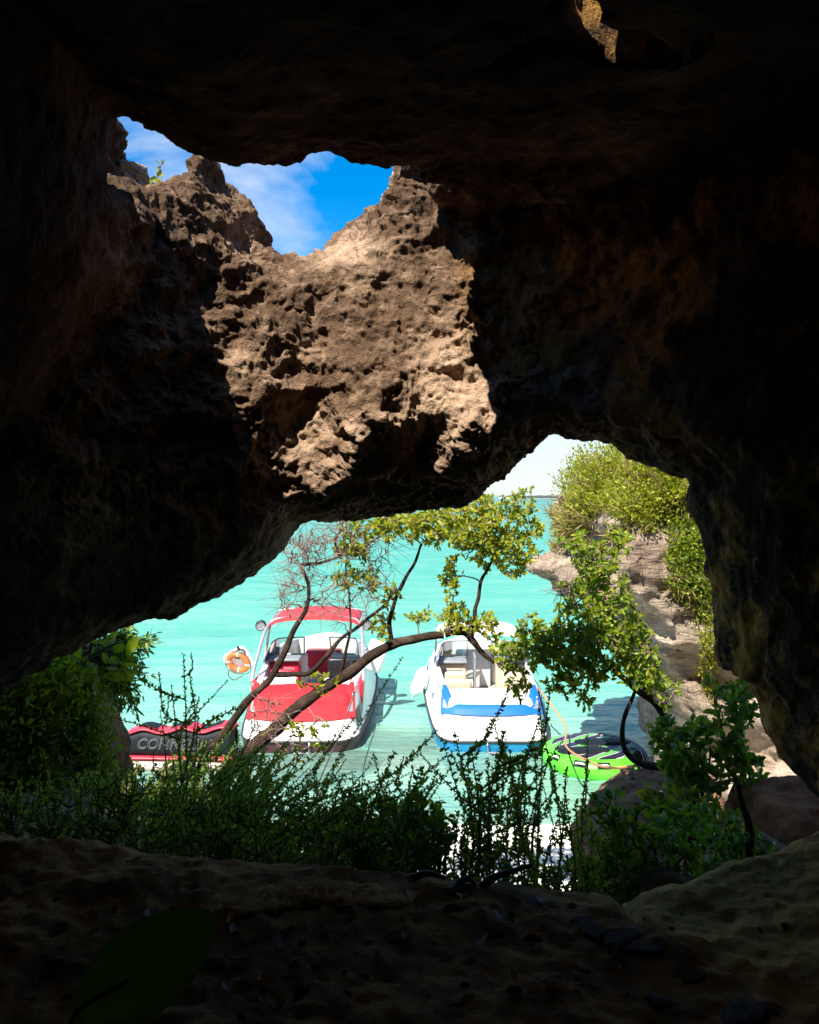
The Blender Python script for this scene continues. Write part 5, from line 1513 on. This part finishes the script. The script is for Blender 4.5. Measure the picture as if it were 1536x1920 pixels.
spike_shrub('wiry thicket on the slope below the boat with red canopy', 600, 3.6, tips(400, 690, 1450, 1530, 14, 19), 216, side=0.4, gap=0.012, lean=0.3)
spike_shrub('tangled shrub hiding the roots of the leaning tree', 400, 4.6, tips(300, 520, 1405, 1480, 22, 20), 217, side=0.6, gap=0.014, leaf=(0.016, 0.028), lean=0.2)
spike_shrub('tangled dark shrub between the rock bank and the leaning tree', 240, 4.4, tips(140, 330, 1440, 1510, 18, 21), 218, side=0.6, gap=0.014, leaf=(0.016, 0.028))

# ---------------------------------------------------------------- plants clothing the cliff and the bank
EYEV = Vector((0, 0, EYE))
def cling(name, label, cat, bv, ellipses, n0, rng, size, mat, dry=0, dry_len=(0.12, 0.3), lift=(0.0, 0.22), group=None, droop=0.0, tv=LEAF_V, tf=LEAF_F, fallback=None, per=4):
    n = int(n0 * 2.2)
    pts, nr = [], []
    tries = 0
    while len(pts) < n and tries < n * 6:
        tries += 1
        e = ellipses[rng.integers(len(ellipses))]
        a = rng.uniform(0, 2 * math.pi); r_ = math.sqrt(rng.random())
        px_, py_ = e[0] + e[2] * r_ * math.cos(a), e[1] + e[3] * r_ * math.sin(a)
        d = Vector(P(px_, py_, 1.0)) - EYEV; d.normalize()
        hit = bv.ray_cast(EYEV, d)
        if hit[0] is not None:
            pts.append(hit[0][:]); nn_ = hit[1] if hit[1].dot(d) < 0 else -hit[1]; nr.append(nn_[:])
        elif fallback is not None:
            pts.append(P(px_, py_, fallback + rng.uniform(-0.3, 0.3))); nr.append((0, -0.3, 1))
    pts = np.array(pts); nr = np.array(nr)
    org = pts.mean(0); org[2] = pts[:, 2].min()
    root = empty(name, org); tag(root, label, cat, group)
    lf = rng.uniform(*lift, size=(len(pts), 1))
    c = pts + (nr * 0.6 + np.array([0, 0, 0.5])) * lf
    c = c + 0.0
    cc = np.repeat(c, per, 0) + rng.normal(size=(len(c) * per, 3)) * size[1] * 0.8
    d = rng.normal(size=cc.shape) * 0.8 + np.repeat(nr, per, 0) * 0.7 + np.array([0, 0, 0.4 - droop])
    v_, f_, _ = leaf_arrays(cc, d, rng.uniform(*size, size=len(cc)), rng, 0.35, tv, tf)
    leaves_obj('foliage', v_, f_, mat, root, org)
    if dry:
        k = rng.integers(0, len(pts), dry)
        tm = MB(); 
        base = pts[k]; dd = nr[k] * 0.55 + rng.normal(size=(dry, 3)) * 0.45 + np.array([0, 0, 0.5 - 1.2 * droop])
        ln = rng.uniform(*dry_len, size=dry)
        v2, f2, _ = leaf_arrays(base, dd, ln, rng, 0.0, BLADE_V * np.array([0.55, 1, 1]), BLADE_F)
        leaves_obj('dry_stems', v2, f2, LM_DRY, root, org)
    # woody base that ties the tuft to the rock
    k = int(np.argmin(np.linalg.norm(pts - np.median(pts, 0), axis=1)))
    mb = MB(); order = rng.integers(0, len(pts), 7)
    for q in order:
        mb.tube(np.array([pts[k] - nr[k] * 0.06, (pts[k] + pts[q]) / 2 + nr[k] * 0.10, c[q]]) - org, [0.018, 0.012, 0.006], 5, cap=False)
    mb.build('stems', M_TWIG, root)
    return root
RC = np.random.default_rng(31)
GC = 'shrubs clothing the sea cliff'
CS = (0.035, 0.065)
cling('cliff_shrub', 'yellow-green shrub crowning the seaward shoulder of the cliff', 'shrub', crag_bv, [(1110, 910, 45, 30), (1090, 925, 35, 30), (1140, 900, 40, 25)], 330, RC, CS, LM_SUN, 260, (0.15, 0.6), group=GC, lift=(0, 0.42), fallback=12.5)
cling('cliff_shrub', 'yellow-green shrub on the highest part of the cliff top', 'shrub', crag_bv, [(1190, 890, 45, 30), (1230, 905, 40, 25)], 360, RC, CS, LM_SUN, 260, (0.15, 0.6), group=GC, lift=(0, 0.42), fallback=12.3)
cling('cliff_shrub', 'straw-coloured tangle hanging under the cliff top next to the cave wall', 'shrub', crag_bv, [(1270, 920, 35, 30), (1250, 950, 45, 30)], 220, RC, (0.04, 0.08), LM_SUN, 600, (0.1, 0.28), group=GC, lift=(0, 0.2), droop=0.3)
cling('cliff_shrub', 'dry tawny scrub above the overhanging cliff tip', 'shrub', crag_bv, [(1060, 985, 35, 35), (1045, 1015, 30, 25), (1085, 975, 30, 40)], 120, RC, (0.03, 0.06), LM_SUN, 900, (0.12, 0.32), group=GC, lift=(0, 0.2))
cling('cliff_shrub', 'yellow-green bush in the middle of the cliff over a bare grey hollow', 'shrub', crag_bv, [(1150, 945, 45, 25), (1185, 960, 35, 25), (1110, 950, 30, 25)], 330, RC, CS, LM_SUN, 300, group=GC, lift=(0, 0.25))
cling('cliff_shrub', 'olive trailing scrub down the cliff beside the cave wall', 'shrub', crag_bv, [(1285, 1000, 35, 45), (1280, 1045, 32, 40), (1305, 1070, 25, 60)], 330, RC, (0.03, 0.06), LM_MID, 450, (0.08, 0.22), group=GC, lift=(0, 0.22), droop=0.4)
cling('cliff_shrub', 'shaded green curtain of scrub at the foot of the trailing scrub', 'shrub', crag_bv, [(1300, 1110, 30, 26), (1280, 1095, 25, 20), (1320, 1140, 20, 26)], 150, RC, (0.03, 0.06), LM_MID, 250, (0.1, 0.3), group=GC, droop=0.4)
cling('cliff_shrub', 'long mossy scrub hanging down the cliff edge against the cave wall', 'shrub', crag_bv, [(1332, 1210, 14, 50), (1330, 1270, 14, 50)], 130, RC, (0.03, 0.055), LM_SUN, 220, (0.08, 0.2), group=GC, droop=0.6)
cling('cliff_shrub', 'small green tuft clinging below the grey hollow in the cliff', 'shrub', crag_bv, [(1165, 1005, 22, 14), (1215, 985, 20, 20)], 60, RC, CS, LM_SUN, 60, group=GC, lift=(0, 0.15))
GB = 'plants covering the dark rock bank'
cling('bank_plant', 'leafy green creeper on the top of the dark rock bank', 'plant', bank_bv, [(60, 1300, 70, 50), (140, 1290, 40, 60)], 300, RC, (0.04, 0.075), LM_MID, 60, group=GB, lift=(0, 0.12), fallback=5.3)
cling('bank_plant', 'leafy green creeper on the lower face of the dark rock bank', 'plant', bank_bv, [(90, 1420, 80, 70), (160, 1420, 30, 60), (40, 1500, 60, 50)], 360, RC, (0.035, 0.065), LM_DARK, 120, group=GB, lift=(0, 0.12))
cling('bank_plant', 'ferny green growth at the foot of the dark rock bank', 'plant', bank_bv, [(150, 1530, 80, 40), (60, 1560, 60, 30)], 200, RC, (0.03, 0.06), LM_DARK, 150, group=GB, lift=(0, 0.12), fallback=4.8)
# drooping bush at the end of the bank
RH = np.random.default_rng(41)
hub = P(165, 1225, 5.1)
hb_ = empty('drooping_bush', hub); tag(hb_, 'drooping narrow-leaved bush hanging over the water from the rock bank', 'bush')
mb = MB(); LP, LD, LS = [], [], []
for i in range(46):
    e = P(RH.uniform(195, 300), RH.uniform(1175, 1345), 5.1 + RH.uniform(-0.2, 0.2))
    if e[2] < P(0, 1290, 5.1)[2] and e[0] > P(265, 0, 5.1)[0]: e = P(RH.uniform(200, 262), RH.uniform(1270, 1350), 5.1)
    m1 = hub + (e - hub) * np.array([0.55, 0.5, 0.25]) + np.array([0, 0, 0.05]); 
    pth = spline([hub + RH.normal(size=3) * 0.03, m1, e], 8)
    mb.tube(pth - hub, np.linspace(0.006, 0.0015, len(pth)), 4, cap=False)
    for k in range(4, len(pth)):
        for _ in range(5):
            LP.append(pth[k] + RH.normal(size=3) * 0.015); LD.append((pth[k] - pth[k - 1]) / np.linalg.norm(pth[k] - pth[k - 1]) * 0.7 + RH.normal(size=3) * 0.5 + np.array([0, 0, -0.15])); LS.append(RH.uniform(0.03, 0.065))
o_ = mb.build('twigs', M_TWIG, hb_); o_['kind'] = 'stuff'
v_, f_, _ = leaf_arrays(np.array(LP), np.array(LD), np.array(LS), RH, 0.2, BLADE_V * np.array([2.2, 1, 1]), BLADE_F)
leaves_obj('foliage', v_, f_, LM_DARK, hb_, hub)
sc_hub = P(170, 1235, 4.85)
sc_ = empty('succulent_plant', sc_hub); tag(sc_, 'bright green broad-leaved plant above the drooping bush', 'plant')
for i in range(38):
    c = P(RH.uniform(150, 245), RH.uniform(1190, 1275), 4.85 + RH.uniform(-0.1, 0.1))
    k = 1
    d = (c - sc_hub) * 1.0 + RH.normal(size=3) * 0.12 + np.array([0, 0, 0.05])
    v_, f_, _ = leaf_arrays(c[None], d[None], np.array([RH.uniform(0.08, 0.14)]), RH, 0.5)
    leaves_obj('leaf', v_, f_, LM_MID, sc_, sc_hub, None)
mb = MB()
for i in range(12):
    c = P(RH.uniform(150, 245), RH.uniform(1190, 1275), 4.85)
    mb.tube(np.array([np.zeros(3) + RH.normal(size=3) * 0.01, (c - sc_hub) * 0.5 + [0, 0, 0.02], c - sc_hub]), [0.008, 0.006, 0.004], 5, cap=False)
mb.build('stems', M_STEM, sc_)
# sprig on the skylight rim
sg = P(297, 398, 3.62); se = empty('rim_sprig', sg); tag(se, 'small leafy sprig growing on the skylight rim', 'plant')
mb = MB(); st = spline([sg, P(298, 370, 3.62), P(294, 345, 3.6), P(304, 302, 3.62)], 6); mb.tube(st - sg, np.linspace(0.004, 0.0015, len(st)), 5)
st2 = spline([P(297, 372, 3.62), P(290, 362, 3.62), P(288, 345, 3.62)], 4); mb.tube(st2 - sg, np.linspace(0.003, 0.0012, len(st2)), 4)
mb.build('stem', M_TWIG, se)
ps = np.vstack([np.repeat(st[6:], 3, 0), np.repeat(st2[2:], 3, 0)])
v_, f_, _ = leaf_arrays(ps, RH.normal(size=ps.shape) + np.array([0, 0, 0.5]), RH.uniform(0.02, 0.042, len(ps)), RH, 0.3)
leaves_obj('foliage', v_, f_, LM_SUN, se, sg)

# ================================================================== LITTER ON THE CAVE FLOOR
def fz(x, y): return float(terrain(x, y))
M_DEAD = [leaf_mat('dead_leaf_%s' % n, c, 0.7, 0.1, 0.2) for n, c in (('brown', [(0.30, 0.14, 0.06), (0.5, 0.24, 0.10)]), ('grey', [(0.25, 0.21, 0.18), (0.42, 0.37, 0.33)]), ('dark', [(0.03, 0.02, 0.014), (0.07, 0.045, 0.03)]))]
def dead_leaf_mesh(seed, curl):
    r = np.random.default_rng(seed); n = 7; V = []; Fc = []
    for i in range(n):
        t = i / (n - 1); w = 0.30 * math.sin(math.pi * min(1, t * 0.93 + 0.035)) ** 0.8
        for j in range(5):
            s = (j - 2) / 2
            V.append((w * s * (1 + 0.12 * r.normal()), t - 0.5, curl * (0.25 * s * s * w * 3 + 0.22 * (t - 0.5) ** 2) + 0.02 * r.normal()))
    for i in range(n - 1):
        for j in range(4):
            a_ = i * 5 + j; Fc.append((a_, a_ + 1, a_ + 6, a_ + 5))
    me = bpy.data.meshes.new('dead_leaf'); me.from_pydata(V, [], Fc)
    me.polygons.foreach_set('use_smooth', [True] * len(me.polygons))
    return me
RL = np.random.default_rng(51)
variants = []
for mi, mm in enumerate(M_DEAD):
    for k in range(2):
        me = dead_leaf_mesh(60 + mi * 2 + k, RL.uniform(0.5, 1.6)); me.materials.append(mm); variants.append((mi, me))
def on_floor(px_, py_):
    # where the view through a photo position meets the floor
    y = np.arange(1.2, 3.0, 0.004)
    p = np.array([0, 0, EYE]) + (P(px_, py_, 1.0) - np.array([0, 0, EYE]))[None] * y[:, None]
    k = np.argmax(p[:, 2] < terrain(p[:, 0], p[:, 1]))
    return p[k] if k > 0 else p[200]
spots = [(783, 1697, 0.075, 0, 'large curled brown leaf lying near the lip of the cave floor'), (905, 1812, 0.032, 1, None), (930, 1770, 0.04, 2, None), (850, 1718, 0.05, 2, None), (890, 1710, 0.035, 0, None), (480, 1776, 0.028, 0, None),
         (440, 1735, 0.045, 0, None), (1075, 1835, 0.03, 1, None), (1000, 1775, 0.045, 2, None), (820, 1760, 0.03, 0, None), (960, 1735, 0.04, 2, None), (870, 1695, 0.05, 0, None)]
NM = ['brown', 'grey', 'blackened']
for (px_, py_, s_, mi, lab) in spots + [(RL.uniform(60, 1180), RL.uniform(1690, 1900), RL.uniform(0.018, 0.05), int(RL.choice([0, 0, 1, 2, 2])), None) for _ in range(75)]:
    p = on_floor(px_, py_)
    me = [q for q in variants if q[0] == mi][RL.integers(2)][1]
    o = bpy.data.objects.new('dead_leaf', me); COL.objects.link(o)
    o.location = (p[0], p[1], p[2] + 0.012); o.scale = (s_,) * 3
    o.rotation_euler = (RL.normal() * 0.25, RL.normal() * 0.25, RL.uniform(0, 6.28))
    tag(o, lab or 'small dry %s leaf lying on the dark cave floor' % NM[mi], 'leaf', None if lab else 'dry %s leaves on the cave floor' % NM[mi])
M_PALE = rock_mat('pale_grey_stone', (0.06, 0.055, 0.05), (0.20, 0.19, 0.19), (0.34, 0.33, 0.33), (0.12, 0.08, 0.05), 0.7, 5.0, 0.006)
def pebble(seed):
    bm_ = bmesh.new(); bmesh.ops.create_icosphere(bm_, subdivisions=3, radius=0.5)
    co = np.array([v.co[:] for v in bm_.verts]); k = 1 + 0.9 * gnoise(co * 2.2 + seed * 7.7, seed) + 0.35 * gnoise(co * 6 + seed, seed + 3)
    for v, q in zip(bm_.verts, co * k[:, None]): v.co = (q[0], q[1] * 0.75, q[2] * 0.55)
    me = bpy.data.meshes.new('loose_stone'); bm_.to_mesh(me); bm_.free()
    me.polygons.foreach_set('use_smooth', [True] * len(me.polygons))
    return me
pm_ = []
for k in range(6):
    me = pebble(k + 1); me.materials.append(M_PALE if k < 3 else M_BOULDER); pm_.append(me)
STONE_LAB = {(1110, 1745): 'pale grey stone on the floor ridge, uppermost of three by the notch', (1165, 1760): 'pale grey stone on the floor ridge, middle one of three by the notch',
    (1215, 1782): 'pale grey stone on the floor ridge, lowest of three by the notch', (1000, 1697): 'pale grey stone at the lip below the leaning bare branch', (1090, 1728): 'narrow pale grey stone between the lip and the three ridge stones',
    (1235, 1880): 'pale grey stone on the soil below the three ridge stones', (1390, 1905): 'broad pale grey stone at the foot of the bare ochre slab', (185, 1667): 'small brown stone on the dark floor before the thicket below the bank',
    (1300, 1830): 'brown stone in the gully beside the bare ochre slab', (870, 1670): 'brown stone under the short arched bare root'}
stones = [(1110, 1745, 0.07, 0), (1165, 1760, 0.08, 1), (1215, 1782, 0.075, 2), (1000, 1697, 0.045, 1), (1090, 1728, 0.04, 0), (1235, 1880, 0.04, 2), (1390, 1905, 0.09, 0), (185, 1667, 0.03, 3), (560, 1850, 0.02, 4), (1300, 1830, 0.05, 5), (870, 1670, 0.05, 4)]
for (px_, py_, s_, k) in stones + [(RL.uniform(60, 1480), RL.uniform(1690, 1910), RL.uniform(0.008, 0.024), int(RL.integers(6))) for _ in range(50)]:
    p = on_floor(px_, py_)
    o = bpy.data.objects.new('loose_stone', pm_[k]); COL.objects.link(o)
    big_ = s_ >= 0.03
    o.location = (p[0], p[1], p[2] + 0.08 * s_); o.scale = (s_ * (1.3 if big_ else 1), s_, s_ * (0.4 if big_ else 0.8)); o.rotation_euler = (0, 0, RL.uniform(0, 6.28))
    colr = 'pale grey' if k < 3 else 'brown'
    own = STONE_LAB.get((px_, py_))
    if own:
        tag(o, own, 'stone'); continue
    tag(o, ('%s flat stone bedded in the cave floor' if big_ else 'tiny %s pebble on the cave floor') % colr, 'stone', ('%s flat stones in the cave floor' if big_ else 'tiny %s pebbles on the cave floor') % colr)
# big shaded leaf close to the viewer
bl_ = empty('broad_leaf_plant', (-0.40, 1.12, float(terrain(-0.40, 1.12)))); tag(bl_, 'single big dark green leaf on a stalk close by on the cave floor', 'plant')
o0 = np.array(bl_.location)
ctr = P(262, 1822, 1.16) - o0
V = []; Fc = []; n = 15
ax1 = np.array([0.80, 0.1, 0.55]); ax1 /= np.linalg.norm(ax1); ax2 = np.cross(ax1, np.array([0.1, -0.93, 0.35])); ax2 /= np.linalg.norm(ax2); ax3 = np.cross(ax1, ax2)
for i in range(n):
    t = i / (n - 1); w = 0.062 * math.sin(math.pi * min(1, t * 0.96 + 0.02)) ** 0.62
    for j in range(7):
        s = (j - 3) / 3
        V.append(ctr + ax1 * (t - 0.5) * 0.23 + ax2 * w * s + ax3 * (0.10 * (t - 0.5) ** 2 + 0.10 * w * abs(s)))
for i in range(n - 1):
    for j in range(6):
        a_ = i * 7 + j; Fc.append((a_, a_ + 1, a_ + 8, a_ + 7))
bo = MB().add(V, Fc).build('leaf_blade', LM_MID, bl_)
sm_ = bo.modifiers.new('thickness', 'SOLIDIFY'); sm_.thickness = 0.0015
MB().tube(spline([np.array([0.0, 0, -0.01]), (ctr - ax1 * 0.115) * np.array([0.7, 0.6, 0.5]), ctr - ax1 * 0.113, ctr - ax1 * 0.02 - ax3 * 0.001], 6), 0.0035, 6).build('stalk', M_STEM, bl_)
# pale roots / dead branches at the lip
for k, seq in enumerate(([(840, 1672), (856, 1655), (880, 1648), (893, 1668)], [(905, 1662), (925, 1645), (960, 1632), (1000, 1620)], [(770, 1650), (800, 1640), (835, 1648)])):
    q = [on_floor(a_, min(b_, 1690)) if i == 0 else P(a_, b_, 2.05) for i, (a_, b_) in enumerate(seq)]
    q, r = limb(q, 0.011, 0.005, 77 + k, 5, 0.006)
    tag(MB().tube(q, r, 6).build('dead_branch', M_TWIG), ['short arched bare root at the lip of the floor', 'pale bare branch leaning from the lip into the shrubs', 'short pale stick lying by the ochre stone'][k], 'branch')
